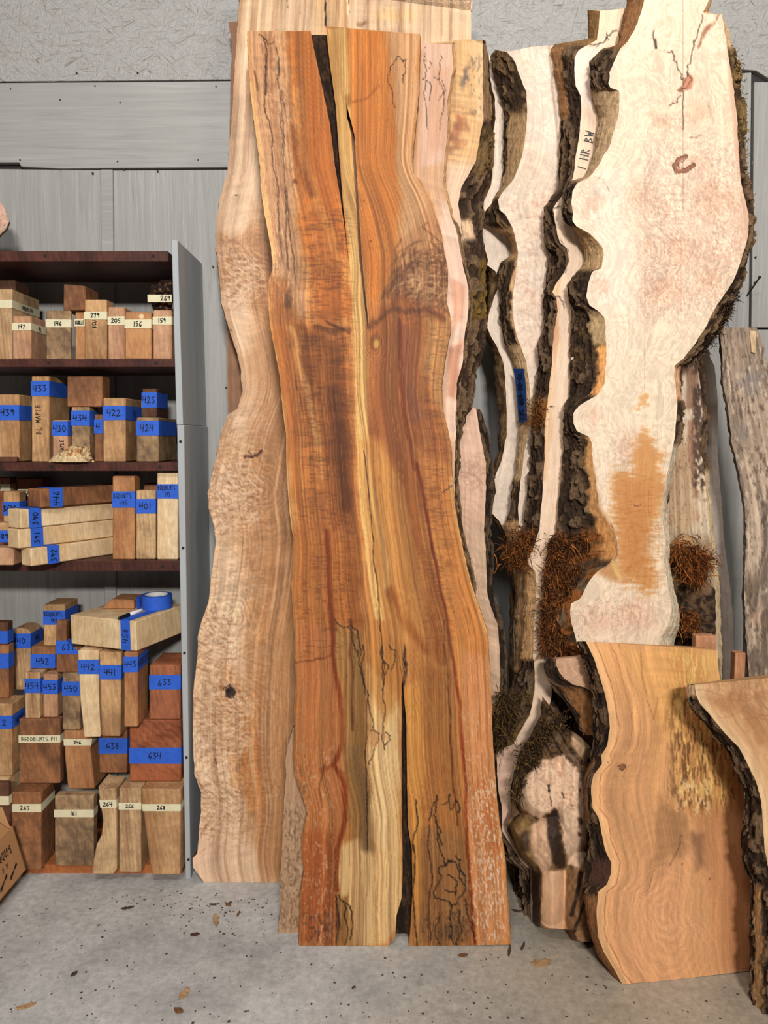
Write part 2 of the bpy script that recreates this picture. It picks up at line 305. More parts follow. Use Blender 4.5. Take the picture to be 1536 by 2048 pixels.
# ------------------------------------------------------------------ colouring of the sawn faces (grain, figure, stains, spalt lines, one painted gloss streak)
class Paint:
    def __init__(s, x, y, base, seed):
        s.x = x; s.y = y; s.n = len(x); s.seed = seed; s.jc = {}; s.c = np.tile(np.array(base, float), (s.n, 1))
    def J(s, j, sx=22., sy=45.):
        if not j: return s.x, s.y
        k = (sx, sy)
        if k not in s.jc: s.jc[k] = (2*(fbm(s.x/sx, s.y/sy, s.seed+5, 4)-.5), 3*(fbm(s.x/sx+9, s.y/sy+4, s.seed+6, 4)-.5))
        a, b = s.jc[k]; return s.x+j*a, s.y+j*b
    def lines(s, fr, thr, col, a, fy=.0012, seed=0, box=None, f=20., wob=.012):
        """fine drawn-out grain lines where a stretched noise crosses a threshold"""
        idx = np.arange(s.n); m = 1.
        if box:
            x0, y0, x1, y1 = box; m = sst(x0-f, x0+f, s.x)*sst(-x1-f, -x1+f, -s.x)*sst(y0-f, y0+f, s.y)*sst(-y1-f, -y1+f, -s.y); idx = np.where(m > .02)[0]; m = m[idx]
        u = s.u[idx]+wob*(fbm(s.x[idx]/40, s.y[idx]/70, s.seed+91, 3)-.5); n = fbm(u*fr, s.y[idx]*fy, s.seed+seed+90, 3)
        s.put(idx, col, a*m*sst(thr-.05, thr+.05, n)*(.4+.6*vn(s.x[idx]/14, s.y[idx]/50, s.seed+seed)))
    def put(s, idx, col, a):
        a = a[:, None]; s.c[idx] = s.c[idx]*(1-a)+np.array(col, float)*a
    def _d(s, X, Y, pts):
        best = np.full(len(X), 1e9); tt = np.zeros(len(X)); n = len(pts)-1
        for i in range(n):
            (x0, y0), (x1, y1) = pts[i], pts[i+1]; dx, dy = x1-x0, y1-y0
            t = np.clip(((X-x0)*dx+(Y-y0)*dy)/(dx*dx+dy*dy+1e-9), 0, 1); d = np.hypot(X-x0-t*dx, Y-y0-t*dy)
            k = d < best; best[k] = d[k]; tt[k] = (i+t[k])/n
        return best, tt
    def stroke(s, pts, wd, col, a=1., soft=.6, j=0., w1=None, breakup=0.):
        X, Y = s.J(j); p = np.array(pts, float); mg = max(wd, w1 or 0)+2
        idx = np.where((X > p[:, 0].min()-mg) & (X < p[:, 0].max()+mg) & (Y > p[:, 1].min()-mg) & (Y < p[:, 1].max()+mg))[0]
        if not len(idx): return
        d, t = s._d(X[idx], Y[idx], pts); ww = wd if w1 is None else wd+(w1-wd)*t
        al = a*(1-sst(1-soft, 1, d/np.maximum(ww, .1)))
        if breakup: al = al*sst(breakup-.15, breakup+.15, fbm(s.x[idx]/6, s.y[idx]/30, s.seed+33, 3))
        s.put(idx, col, al)
    def wiggle(s, pts, col=(45, 28, 18), wd=1.6, amp=5., a=.85, seed=0):
        r = random.Random(seed+s.seed*7); q = [tuple(map(float, p)) for p in pts]
        for it in range(4):
            o = [q[0]]
            for u, v in zip(q, q[1:]):
                o += [((u[0]+v[0])/2+r.uniform(-amp, amp), (u[1]+v[1])/2+r.uniform(-amp, amp)), v]
            q = o; amp *= .55
        for i in range(0, len(q)-1, 8): s.stroke(q[i:i+9], wd, col, a, .7)
    def blob(s, cx, cy, rx, ry, col, a=1., soft=.6, j=6., rot=0.):
        X, Y = s.J(j, 12, 16); c_, s_ = math.cos(rot), math.sin(rot)
        u = (X-cx)*c_+(Y-cy)*s_; v = -(X-cx)*s_+(Y-cy)*c_; d = np.hypot(u/rx, v/ry)
        idx = np.where(d < 1)[0]; s.put(idx, col, a*(1-sst(1-soft, 1, d[idx])))
    def region(s, pts, col, a=1., f=8., j=8., sx=22., sy=45.):
        X, Y = s.J(j, sx, sy); p = np.array(pts, float)
        idx = np.where((X > p[:, 0].min()-f) & (X < p[:, 0].max()+f) & (Y > p[:, 1].min()-f) & (Y < p[:, 1].max()+f))[0]
        if not len(idx): return
        x, y = X[idx], Y[idx]; ins = np.zeros(len(idx), bool); q = list(pts)
        for (x0, y0), (x1, y1) in zip(q, q[1:]+q[:1]):
            c = ((y0 > y) != (y1 > y)) & (x < (x1-x0)*(y-y0)/((y1-y0)+1e-9)+x0); ins ^= c
        d, _ = s._d(x, y, q+q[:1]); sd = np.where(ins, d, -d); s.put(idx, col, a*sst(-f, f, sd))
    def grain(s, u, amp=.12, fr=70., fy=.003, seed=0, col=None):
        g = fbm(u*fr, s.y*fy, s.seed+seed, 4)-.5
        if col is None: s.c *= (1+2*amp*g)[:, None]
        else: s.put(np.arange(s.n), col, np.clip(amp*3*g, 0, 1))
    def curl(s, amp, box=None, lam=14., tilt=0., f=30., mod=.5):
        """flame figure: wavering light and dark bands across the grain"""
        X, Y = s.x, s.y; ph = (Y+tilt*X)/lam+2.2*fbm(X/60, Y/90, s.seed+51, 3)
        b = (fbm(ph, X/70, s.seed+52, 3)-.5)*2; m = np.ones(s.n)
        if box: x0, y0, x1, y1 = box; m = sst(x0-f, x0+f, X)*sst(-x1-f, -x1+f, -X)*sst(y0-f, y0+f, Y)*sst(-y1-f, -y1+f, -Y)
        m = m*sst(mod-.25, mod+.2, fbm(X/70, Y/110, s.seed+53, 3)); s.c *= (1+amp*b*m)[:, None]
    def rings(s, cx, cy, ax, ay, lam, amp, R, warp=16.):
        """growth lines curving round a centre"""
        X = s.x+warp*2*(fbm(s.x/30, s.y/30, s.seed+61, 4)-.5); Y = s.y+warp*2*(fbm(s.x/30+5, s.y/30+8, s.seed+62, 4)-.5)
        d = np.hypot((X-cx)/ax, (Y-cy)/ay); m = np.exp(-(d/R)**2)
        s.c *= (1+amp*m*np.sin(d*2*math.pi/lam)*(.4+.9*fbm(X/25, Y/25, s.seed+63, 2)))[:, None]
    def fan(s, cx, cy, ang0, ang1, R0, R1, n, col, a=.35, wd=2.):
        r = random.Random(int(cx+cy))
        for i in range(n):
            t = ang0+(ang1-ang0)*(i+.5+r.uniform(-.4, .4))/n; r0 = R0*r.uniform(.9, 1.6); r1 = R1*r.uniform(.7, 1.05); pts = []
            for k in range(6):
                q = r0+(r1-r0)*k/5; tt = t+.12*math.sin(k*1.1+i); pts.append((cx+q*math.cos(tt), cy+q*math.sin(tt)))
            s.stroke(pts, wd*r.uniform(.6, 1.5), col, a*r.uniform(.5, 1), .8, 3)
    def swirl(s, amp, lam=9., sc_=70., wq=1.7, box=None, f=40.):
        """burl figure: contour lines of a warped field"""
        X, Y = s.x/sc_, s.y/sc_; a = fbm(X, Y, s.seed+71, 4); b = fbm(X+5, Y+9, s.seed+72, 4)
        v = fbm(X+wq*a, Y*.7+wq*b, s.seed+73, 4); g = np.sin(v*2*math.pi*lam); m = 1.
        if box: x0, y0, x1, y1 = box; m = sst(x0-f, x0+f, s.x)*sst(-x1-f, -x1+f, -s.x)*sst(y0-f, y0+f, s.y)*sst(-y1-f, -y1+f, -s.y)
        s.c *= (1+amp*g*m)[:, None]
    def specks(s, box, col, thr=.62, a=.7, sx=3., sy=5., f=25.):
        x0, y0, x1, y1 = box
        m = sst(x0-f, x0+f, s.x)*sst(-x1-f, -x1+f, -s.x)*sst(y0-f, y0+f, s.y)*sst(-y1-f, -y1+f, -s.y)
        idx = np.where(m > .02)[0]
        n = fbm(s.x[idx]/sx, s.y[idx]/sy, s.seed+81, 3)*.75+.25*fbm(s.x[idx]/30, s.y[idx]/40, s.seed+83, 3)
        s.put(idx, col, a*m[idx]*sst(thr-.06, thr+.06, n))
GAIN = .92
def I(pts, y, jit=0., seed=0):
    p = np.array(pts, float); x = np.interp(y, p[:, 1], p[:, 0])
    if jit: x = x+jit*2*(fbm(y/13., y*0, seed, 4)-.5)
    return x

def edge_strip(fr, bk, y, K, out, amp, colf, seed, side, round_=.0, bark=False):
    """rows x (K+1) vertices from the front outline to the back outline, bulging outward, roughened"""
    n = len(y); t = np.linspace(0, 1, K+1)[None, :, None]
    P = fr[:, None, :]*(1-t)+bk[:, None, :]*t
    s_ = np.linspace(0, 1, K+1)[None, :]*np.ones((n, 1)); Yg = y[:, None]*np.ones((1, K+1))
    rg = 1-np.abs(2*fbm(s_*K*.42+1.6*fbm(Yg/60, s_*2, seed+3), Yg/34., seed, 4)-1)   # ridged, long cracks down the trunk
    fine = fbm(s_*K*.9, Yg/5., seed+1, 3)
    h = (rg**1.6*.75+.4*fine)-.55
    A = (amp[:, None] if np.ndim(amp) else amp*np.ones((n, 1)))
    env = np.sin(np.clip(s_, 0, 1)*math.pi)**.35
    bl = round_*np.sin(s_*math.pi)
    if hasattr(colf, 'mask'):
        pm = colf.mask(Yg.ravel(), s_.ravel()).reshape(Yg.shape); h = h*(1-.82*pm)
    else: pm = 0.
    flake = sst(.52, .60, fbm(s_*K*.30+.8*fbm(Yg/30, s_*3, seed+8), Yg/26., seed+6, 3))-.5
    if bark: h = h+.55*flake*(1-pm)
    P = P+(A*h*env+bl)[:, :, None]*out[:, None, :]
    P[:, :, 1] -= (A*h*env*.9)
    col = colf(Yg.ravel(), s_.ravel(), h.ravel())
    q = np.arange((n-1)*(K+1)).reshape(n-1, K+1)[:, :-1].ravel(); a, b, c, d = q, q+1, q+K+2, q+K+1
    Q = np.stack([a, b, c, d] if side < 0 else [a, d, c, b], 1)
    return P.reshape(-1, 3), Q, col, np.stack([s_.ravel()*.05, Yg.ravel()*.0015], 1)
def bark_col(seed, dark=(34, 24, 19), mid=(84, 60, 43), light=(128, 100, 74), moss=(), peel=()):
    """moss: (y0,y1,colour,amount); peel: (y0,y1,s0,s1,colour) bare patches"""
    def f(y, s_, h):
        t = np.clip((h+.55)/1.0, 0, 1)[:, None]; c = np.array(dark)*(1-t)+np.array(mid)*t
        l = .75*sst(.66, 1.0, t[:, 0]+.45*(fbm(s_*16, y/26., seed+9, 4)-.5))[:, None]; c = c*(1-l)+np.array(light)*l
        for (y0, y1, mc, am) in moss:
            m = (am*sst(y0-12, y0+12, y)*sst(-y1-12, -y1+12, -y)*sst(.35, .6, fbm(s_*5, y/18., seed+11, 3)))[:, None]; c = c*(1-m)+np.array(mc)*m
        for (y0, y1, s0, s1, pc) in peel:
            e = .25*(fbm(s_*3, y/22., seed+15, 3)-.5)
            m = (sst(y0-7, y0+7, y)*sst(-y1-7, -y1+7, -y)*sst(s0-.05, s0+.05, s_+e)*sst(-s1-.05, -s1+.05, -s_-e))[:, None]
            v = (1+.3*(fbm(s_*14, y/60., seed+19, 3)-.5))[:, None]; c = c*(1-m)+np.array(pc)*min(1.22, 232/max(pc))*v*m
        return lin(np.clip(c, 0, 255))*GAIN
    def mask(y, s_):
        k = np.zeros(len(y))
        for (y0, y1, s0, s1, pc) in peel:
            e = .25*(fbm(s_*3, y/22., seed+15, 3)-.5)
            k = np.maximum(k, sst(y0-7, y0+7, y)*sst(-y1-7, -y1+7, -y)*sst(s0-.05, s0+.05, s_+e)*sst(-s1-.05, -s1+.05, -s_-e))
        return k
    f.mask = mask; return f
def wood_edge(c0, c1, seed=0):
    def f(y, s_, h):
        t = fbm(s_*6, y/55., seed, 4)[:, None]; t = sst(.25, .75, t); c = np.array(c0)*(1-t)+np.array(c1)*t
        return lin(c)*GAIN
    return f
BARKS = {}
def slab(name, seed, left, right, c, k, m=0., th=.05, dx=3., dy=3.5, paint=None, base=(205, 165, 125), mat=None, strips=None,
         bl=None, br=None, el=None, er=None, K=4, jit=1.2, top=None, bot=None, snap=False):
    """leaning live-edge board.  left/right: front outlines (photo measurements laid on the board's own plane Y=c+kz+mx);
    bl/br: outlines of the rear face; el/er: ('bark'|'wood', colour function, roughness, bulge)"""
    y0 = max(left[0][1], right[0][1]); y1 = min(left[-1][1], right[-1][1])
    y = np.linspace(y0, y1, int((y1-y0)/dy)+1); nr = len(y)
    nrm = np.array([m, -1., k]); nl = np.linalg.norm(nrm); nrm /= nl; cb = c+th*nl
    L = I(left, y, jit, seed+1); R = I(right, y, jit, seed+2)
    kw = np.hanning(49); kw /= kw.sum(); sm = lambda v: np.convolve(np.pad(v, 24, mode='edge'), kw, 'valid')
    Lm, Rm = sm(L), sm(R)                            # smoothed borders steer the grain
    segs = [(L, R)] if not strips else []
    if strips:                                       # split board: inner borders are (right border of piece, left border of next)
        bounds = [L]+[v for (a, b) in strips for v in (I(a, y, .5, seed+3), I(b, y, .5, seed+3))]+[R]
        segs = [(bounds[2*i], bounds[2*i+1]) for i in range(len(strips)+1)]
    VV, QQ, CC, GG, MI, NG = [], [], [], [], [], []; off = 0
    def add(P, Q, col, g, mi):
        nonlocal off
        VV.append(P); QQ.append(Q+off); CC.append(col); GG.append(g); MI.append(np.full(len(Q), mi)); o = off; off += len(P); return o
    def shift(u, pts, w_):
        return np.interp(u, [p[0] for p in pts], [p[1] for p in pts])*w_ if pts else 0.
    up = np.array([0, k, 1.])/math.hypot(k, 1)
    allx = (L.min(), R.max())
    for si, (a, b) in enumerate(segs):
        b = np.maximum(b, a+.5)
        nc = max(3, int((b-a).max()/dx)+1); u = np.linspace(0, 1, nc)
        X = a[:, None]*(1-u)+b[:, None]*u; Yp = y[:, None]+np.zeros((1, nc))
        wt = (1-sst(0, 60, y-y0))[:, None]; wb = (1-sst(0, 40, y1-y))[:, None]
        Yp = Yp+shift(X, top, wt)+shift(X, bot, wb)
        P = on_plane(X.ravel(), Yp.ravel(), c, k, m)
        gu = (X-allx[0])/(allx[1]-allx[0]); full = (X-Lm[:, None])/np.maximum(Rm-Lm, 1)[:, None]
        pt = Paint(X.ravel(), Yp.ravel(), base, seed); pt.u = full.ravel()
        if paint: paint(pt)
        col = lin(np.clip(pt.c, 0, 255))*GAIN
        wpx = (allx[1]-allx[0])*.0015
        g = np.stack([full.ravel()*wpx, Yp.ravel()*.0015], 1)
        q = np.arange((nr-1)*nc).reshape(nr-1, nc)[:, :-1].ravel()
        o = add(P, np.stack([q, q+nc, q+nc+1, q+1], 1), col, g, 0); Pg = P.reshape(nr, nc, 3)
        cols = col.reshape(nr, nc, 3)
        # rear outline
        nbk = 9; fl, frr = Pg[:, 0], Pg[:, -1]; lx = (1., 0, 0)
        bL = fl-nrm*th; bR = frr-nrm*th
        if si == 0 and bl is not None: bL = on_plane(I(bl, y, 4., seed+4), y, cb, k, m)
        if si == len(segs)-1 and br is not None: bR = on_plane(I(br, y, 4., seed+5), y, cb, k, m)
        if bl is not None or br is not None: pass
        tb = np.linspace(0, 1, nbk)[None, :, None]; Bk = (bL[:, None]*(1-tb)+bR[:, None]*tb)
        q = np.arange((nr-1)*nbk).reshape(nr-1, nbk)[:, :-1].ravel()
        ec = lin(np.array(base)*.9)*GAIN
        ob = add(Bk.reshape(-1, 3), np.stack([q, q+1, q+nbk+1, q+nbk], 1), np.tile(ec, (nr*nbk, 1)), np.zeros((nr*nbk, 2)), 1)
        ringT, ringB = [], []
        for side, ed, f_, b_ in ((-1, el if si == 0 else None, fl, bL), (1, er if si == len(segs)-1 else None, frr, bR)):
            ed = ed or ('wood', wood_edge(tuple(np.array(base)*.55), tuple(np.array(base)*.8), seed), .0015, 0.)
            outv = np.tile(np.array([float(side), 0, 0]), (nr, 1))
            S = edge_strip(f_, b_, y, K if ed[0] == 'wood' else max(K, 9)+7, outv, ed[2]*(1.5 if ed[0] == 'bark' else 1), ed[1], seed+20+side, side, ed[3], ed[0] == 'bark')
            if ed[0] == 'bark': BARKS.setdefault(name, []).append((S, ed)); sv = None
            os_ = add(*((S[0], S[1], S[2], S[3], 1) if ed[0] == 'wood' else (S[0][:0], S[1][:0], S[2][:0], S[3][:0], 1)))
            kk = (K if ed[0] == 'wood' else 0)+1
            if ed[0] == 'wood':
                ringT.append([os_+i for i in range(kk)]); ringB.append([os_+(nr-1)*kk+i for i in range(kk)])
            else: ringT.append([]); ringB.append([])
        ft = [o+i for i in range(nc)]; bt = [ob+i for i in range(nbk)]
        NG.append(ft[::1]+ringT[1]+bt[::-1]+ringT[0][::-1])
        lf = [o+(nr-1)*nc+i for i in range(nc)]; lb = [ob+(nr-1)*nbk+i for i in range(nbk)]
        NG.append((lf+ringB[1]+lb[::-1]+ringB[0][::-1])[::-1])
    V = np.concatenate(VV); V[:, 2] = np.maximum(V[:, 2], .0006)
    ob_ = mesh_obj(name, V, np.concatenate(QQ), [mat or M_FACE, M_EDGE], None, np.concatenate(CC), np.concatenate(GG), np.concatenate(MI), NG, ngon_mat=1)
    dz = 0.
    if snap: dz = -V[:, 2].min()+.0005; ob_.location.z = dz
    for (S, ed) in BARKS.pop(name, []):
        S[0][:, 2] = np.maximum(S[0][:, 2], .0006)
        mesh_obj('bark', S[0], S[1], M_BARK, ob_, S[2], S[3], smooth=False)
    return ob_
def tufts(name, parent, centers, n, L, cols, seed, out=(0, -1, .1), width=.0016):
    """moss: many small curved blades scattered about centre points"""
    r = np.random.RandomState(seed); Cn = np.array(centers, float); i = r.randint(0, len(Cn), n)
    p = Cn[i, :3]+r.normal(0, 1, (n, 3))*Cn[i, 3:4]*np.array([1, .5, 1.])
    d = r.normal(0, 1, (n, 3))+np.array(out)*1.1; d /= np.linalg.norm(d, axis=1)[:, None]
    sd = np.cross(d, r.normal(0, 1, (n, 3))); sd /= np.linalg.norm(sd, axis=1)[:, None]+1e-9
    l = L*r.uniform(.5, 1.3, n)[:, None]; sag = np.array([0, 0, -1.])*l*r.uniform(.1, .6, n)[:, None]; bend = r.normal(0, .35, (n, 3))*l
    V = np.stack([p-sd*width, p+sd*width, p+d*l*.55+bend*.4+sd*width*.8, p+d*l*.55+bend*.4-sd*width*.8, p+d*l+sag+bend+sd*width*.2, p+d*l+sag+bend-sd*width*.2], 1)
    c0 = np.array(cols, float)[r.randint(0, len(cols), n)]*r.uniform(.6, 1.15, n)[:, None]
    col = np.repeat(lin(np.clip(c0, 0, 255))*GAIN, 6, 0); b = np.arange(n)[:, None]*6
    Q = np.concatenate([b+[0, 1, 2, 3], b+[3, 2, 4, 5]])
    o = mesh_obj(name, V.reshape(-1, 3), Q, M_MOSS, parent, col); tag(o, kind='stuff'); return o
# ------------------------------------------------------------------ the boards, left group (rear to front)
def fy(Y): return 1024+F*math.tan(math.atan2(CAMH, Y)-PITCH)      # picture row of the floor at depth Y
def lean(Y0, k): return Y0
slab('live_edge_plank', 3, [(456, 44), (459, 62), (464, 85), (463, 120), (461, 150), (459, 300), (450, 460), (470, fy(2.56))],
     [(700, 44), (700, fy(2.56))], 2.56, .045, th=.03, base=(150, 105, 72), dx=6, dy=6,
     paint=lambda p: (p.grain(p.u, .2, 40), p.curl(.1)),
     el=('wood', wood_edge((96, 62, 42), (140, 96, 64), 3), .003, 0))
o1 = bpy.data.objects['live_edge_plank']; tag(o1, 'brown slab almost wholly hidden behind the wide curly slab, a strip showing near its top', 'slab')

S1L = [(484, -60), (479, 0), (475, 50), (470, 125), (467, 175), (462, 250), (454, 346), (439, 396), (433, 442), (431, 500), (435, 513), (439, 558), (443, 608), (460, 667), (475, 708), (481, 742), (485, 783), (475, 817), (454, 830), (450, 845), (441, 866), (437, 892), (429, 929), (423, 954), (416, 983), (418, 1017), (429, 1054), (431, 1088), (423, 1150), (416, 1208), (402, 1246), (396, 1275), (395, 1317), (391, 1345), (387, 1380), (386, 1442), (387, 1499), (389, 1548), (402, 1583), (402, 1623), (398, 1667), (395, 1707), (386, 1716), (386, 1735), (396, 1748), (409, 1765)]
S1R = [(943, -60), (942, 80), (938, 300), (930, 700), (900, 1200), (880, 1765)]
def p_s1(p):
    p.region([(520, 430), (600, 300), (600, 1770), (520, 1770), (470, 1500), (500, 1200), (470, 1050), (500, 900), (500, 700)], (176, 118, 70), .75, 30, 22)
    p.region([(430, 470), (520, 450), (560, 560), (520, 640), (440, 560)], (178, 116, 66), .55, 22, 18)
    p.region([(440, 870), (560, 850), (570, 980), (470, 960), (430, 930)], (186, 132, 84), .5, 20, 16)
    p.region([(380, 1300), (470, 1330), (520, 1450), (430, 1500), (385, 1430)], (206, 160, 118), .5, 20, 16)
    p.region([(440, 1330), (500, 1420), (540, 1560), (520, 1640), (470, 1560), (430, 1440)], (190, 122, 66), .55, 20, 16)
    p.region([(385, 1660), (480, 1690), (480, 1770), (385, 1770)], (214, 172, 142), .5, 16, 12)
    p.region([(470, -60), (950, -60), (950, 90), (470, 90)], (206, 168, 128), .6, 20, 12)
    p.region([(620, -60), (700, -60), (690, 70), (630, 75)], (196, 148, 96), .6, 16, 14)
    p.blob(722, 50, 16, 8, (150, 102, 62), .8); p.blob(790, 30, 60, 20, (218, 172, 112), .6)
    p.grain(p.u, .12, 46, .0025); p.grain(p.u, .10, 130, .004, 4); p.curl(.13, (400, 250, 600, 800), 11, .25); p.curl(.10, (380, 800, 600, 1770), 10, .3); p.curl(.10, (470, -60, 950, 90), 8)
    for (cx, cy, R) in ((500, 985, 2.4), (520, 545, 2.2), (470, 1440, 2.4), (450, 1240, 2.0), (440, 1560, 1.8)): p.rings(cx, cy, 46, 44, .26, .10, R, 20)
    for (cx, cy, a0, a1, n) in ((560, 990, 2.5, 3.9, 34), (570, 550, 2.6, 3.7, 26), (540, 1440, 2.4, 3.9, 44), (520, 1290, 2.6, 3.8, 24), (530, 1610, 2.6, 3.6, 30)):
        p.fan(cx, cy, a0, a1, 50, 160, n*2, (150, 102, 68), .5, 1.7); p.fan(cx+8, cy+6, a0, a1, 50, 150, n*2, (236, 198, 160), .5, 1.6)
    p.swirl(.03, 7, 60, 1.6, (384, 900, 520, 1400)); p.lines(70, .60, (150, 102, 66), .5); p.lines(150, .62, (232, 194, 156), .4, seed=3); p.specks((384, 800, 540, 1700), (236, 202, 168), .60, .22, 12, 2.2); p.specks((384, 800, 540, 1700), (150, 104, 70), .62, .22, 11, 2.0)
    p.stroke([(490, 912), (503, 915), (517, 910), (524, 902)], 4, (92, 52, 30), .9, .5, 3); p.stroke([(497, 903), (506, 913)], 1.5, (80, 46, 30), .8)
    p.blob(460, 1384, 13, 13, (88, 60, 44), .95, .35, 5); p.blob(457, 1381, 7, 7, (50, 34, 28), .9, .5, 4); p.wiggle([(445, 1380), (458, 1369), (472, 1384), (466, 1397), (452, 1392)], (60, 34, 26), 1.4, 2)
    p.wiggle([(430, 1517), (434, 1530)], wd=1.3, amp=2); p.wiggle([(455, 660), (468, 662)], (90, 60, 40), 1.3, 2); p.blob(472, 393, 2.5, 2.5, (70, 40, 26), .9); p.blob(479, 396, 2, 2, (70, 40, 26), .9)
    p.stroke([(650, -60), (651, 52)], 2.6, (38, 26, 20), .95, .5, 1); p.stroke([(693, -60), (696, 28)], 3, (236, 200, 150), .9, .5); p.stroke([(698, -60), (698, 24)], 1.1, (60, 40, 26), .9)
    p.stroke([(574, -60), (575, 15)], 1.2, (110, 74, 46), .8)
p_s0 = p_s1
def p_s1(p): p_s0(p); mc = np.array([198., 154., 116.]); p.c = np.clip(mc+(p.c-mc)*1.3+4, 4, 250)
o2 = slab('live_edge_plank', 11, S1L, S1R, 2.42, .075, th=.05, base=(222, 182, 144), paint=p_s1, dx=2.6, dy=3, jit=1.5,
     top=[(480, 0), (818, 60), (941, 77)], bot=[(384, 0), (560, 0), (880, 0)],
     el=('wood', bark_col(12, (69, 45, 30), (122, 85, 57), (155, 121, 88)), .004, .004))
tag(o2, 'widest tall slab, pale curly figure and one small dark knot, beside the shelf upright', 'slab')

S4R = [(952, 818), (958, 850), (963, 885), (972, 928), (972, 988), (968, 1060), (972, 1099), (974, 1184), (982, 1215), (995, 1248), (1000, 1300), (1000, 1388), (984, 1440), (985, 1600), (980, fy(2.31))]
def p_s4(p):
    p.region([(915, 820), (960, 820), (975, 900), (960, 1010), (915, 1000)], (220, 176, 146), .7, 14); p.region([(940, 1060), (1000, 1060), (1010, 1400), (960, 1400)], (196, 164, 132), .6, 16)
    p.grain(p.u, .12, 50); p.curl(.14, None, 8, -.35); p.fan(880, 950, -.45, .4, 40, 110, 26, (166, 118, 90), .5, 1.5); p.rings(910, 1120, 40, 60, .25, .06, 2.4)
o = slab('live_edge_plank', 17, [(800, 818), (800, fy(2.31))], S4R, 2.31, .105, th=.05, base=(206, 164, 134), paint=p_s4, dx=3, dy=3.5,
     br=[(950, 812), (962, 832), (974, 862), (980, 900), (986, 946), (986, 985), (980, 1050), (984, 1120), (988, 1195), (1000, 1240), (1010, 1290), (1010, 1390), (998, 1440), (996, 1600), (992, fy(2.31))],
     top=[(800, 20), (925, 14), (945, -4), (952, 0)], er=('bark', bark_col(18, (27, 21, 16), (68, 52, 39), (114, 91, 68)), .008, .006))
tag(o, 'shorter pinkish curly slab with bark edge, in the gap low behind the tall orange slab', 'slab')

S3R = [(966, 79), (966, 130), (966, 188), (967, 238), (958, 283), (952, 321), (939, 346), (922, 375), (916, 408), (922, 442), (926, 513), (934, 588), (932, 646), (926, 700), (922, 760), (914, 830), (906, 900), (900, 1100), (910, fy(2.225))]
S3B = [(966, 79), (972, 108), (977, 167), (978, 233), (987, 267), (985, 333), (969, 375), (967, 417), (966, 458), (968, 492), (972, 554), (972, 658), (973, 683), (962, 717), (950, 758), (944, 804), (934, 830), (921, 860), (914, 900), (908, 1100), (920, fy(2.225))]
def p_s3(p):
    p.blob(918, 250, 26, 58, (150, 86, 44), .9, .95, 22); p.blob(906, 285, 18, 34, (132, 70, 36), .6, .9, 16); p.region([(885, 330), (960, 330), (940, 1000), (885, 1000)], (226, 190, 160), .85, 16, 8)
    p.region([(930, 84), (966, 84), (970, 250), (955, 240), (950, 140)], (222, 180, 128), .9, 5, 6); p.specks((938, 110, 966, 230), (96, 78, 66), .60, .6, 2.5, 9, 6)
    p.blob(930, 155, 12, 36, (70, 58, 56), .75, .9, 10, .3); p.grain(p.u, .12, 44); p.curl(.17, (840, 80, 960, 340), 6, -.15); p.curl(.12, (885, 420, 940, 760), 9, -.35)
    p.region([(905, 590), (935, 600), (925, 740), (905, 720)], (190, 116, 72), .6, 10, 10)
o = slab('live_edge_plank', 23, [(838, 79), (825, 700), (830, fy(2.225))], S3R, 2.225, .122, th=.05, base=(212, 166, 110), paint=p_s3, dx=2.6, dy=3.2, br=S3B,
     top=[(838, 10), (925, 0), (945, 0), (966, 10)], er=('bark', bark_col(24, (43, 31, 24), (88, 65, 47), (127, 101, 73), moss=((520, 640, (128, 98, 40), .8), (250, 350, (130, 100, 44), .4)), peel=((60, 240, 0, .8, (120, 92, 66)), (440, 480, .0, .4, (206, 170, 136)))), .010, .010))
tag(o, 'tan slab with rough brown bark edge and rusty stain, just behind the speckled pinkish slab', 'slab')

S2R = [(904, 85), (906, 138), (895, 200), (895, 258), (889, 317), (886, 367), (892, 396), (902, 433), (916, 471), (918, 490), (926, 533), (937, 575), (936, 625), (930, 667), (925, 725), (914, 767), (911, 825), (912, 867), (908, 950), (910, 1008), (918, 1067), (930, 1121), (942, 1167), (950, 1300), (950, 1867)]
S2L = [(560, 85), (640, 600), (640, 1380), (600, 1440), (587, 1455), (577, 1486), (570, 1521), (572, 1548), (568, 1610), (564, 1690), (561, 1743), (561, 1822), (555, 1867)]
def p_s2(p):
    p.region([(840, 80), (910, 80), (895, 330), (840, 330)], (214, 172, 146), .9, 10); p.region([(860, 130), (900, 130), (892, 300), (862, 310)], (202, 148, 112), .7, 10, 12)
    p.region([(880, 400), (950, 420), (940, 800), (900, 900), (880, 700)], (228, 190, 164), .9, 10); p.region([(905, 560), (930, 570), (925, 640), (905, 660)], (196, 124, 86), .6, 8, 8); p.region([(895, 690), (925, 690), (912, 800), (895, 790)], (178, 104, 64), .7, 8, 8)
    p.region([(550, 1450), (620, 1450), (620, 1870), (550, 1870)], (176, 138, 104), .9, 8); p.specks((553, 1600, 612, 1870), (98, 70, 50), .56, .6, 2.4, 7); p.specks((553, 1600, 612, 1870), (206, 172, 140), .6, .6, 2.4, 6)
    p.grain(p.u, .14, 60); p.curl(.10, (840, 330, 950, 900), 9, -.3)
    for i, q in enumerate(([(850, 95), (853, 140), (848, 190), (855, 260)], [(884, 110), (878, 150), (888, 200), (880, 260)], [(868, 155), (885, 160), (890, 180), (876, 200)], [(849, 120), (862, 125), (858, 136)], [(845, 155), (860, 165), (858, 200)])): p.wiggle(q, wd=1.3, amp=4, seed=i)
    p.stroke([(890, 370), (900, 410), (912, 440), (922, 480)], 2.2, (80, 52, 36), .8, .6, 4)
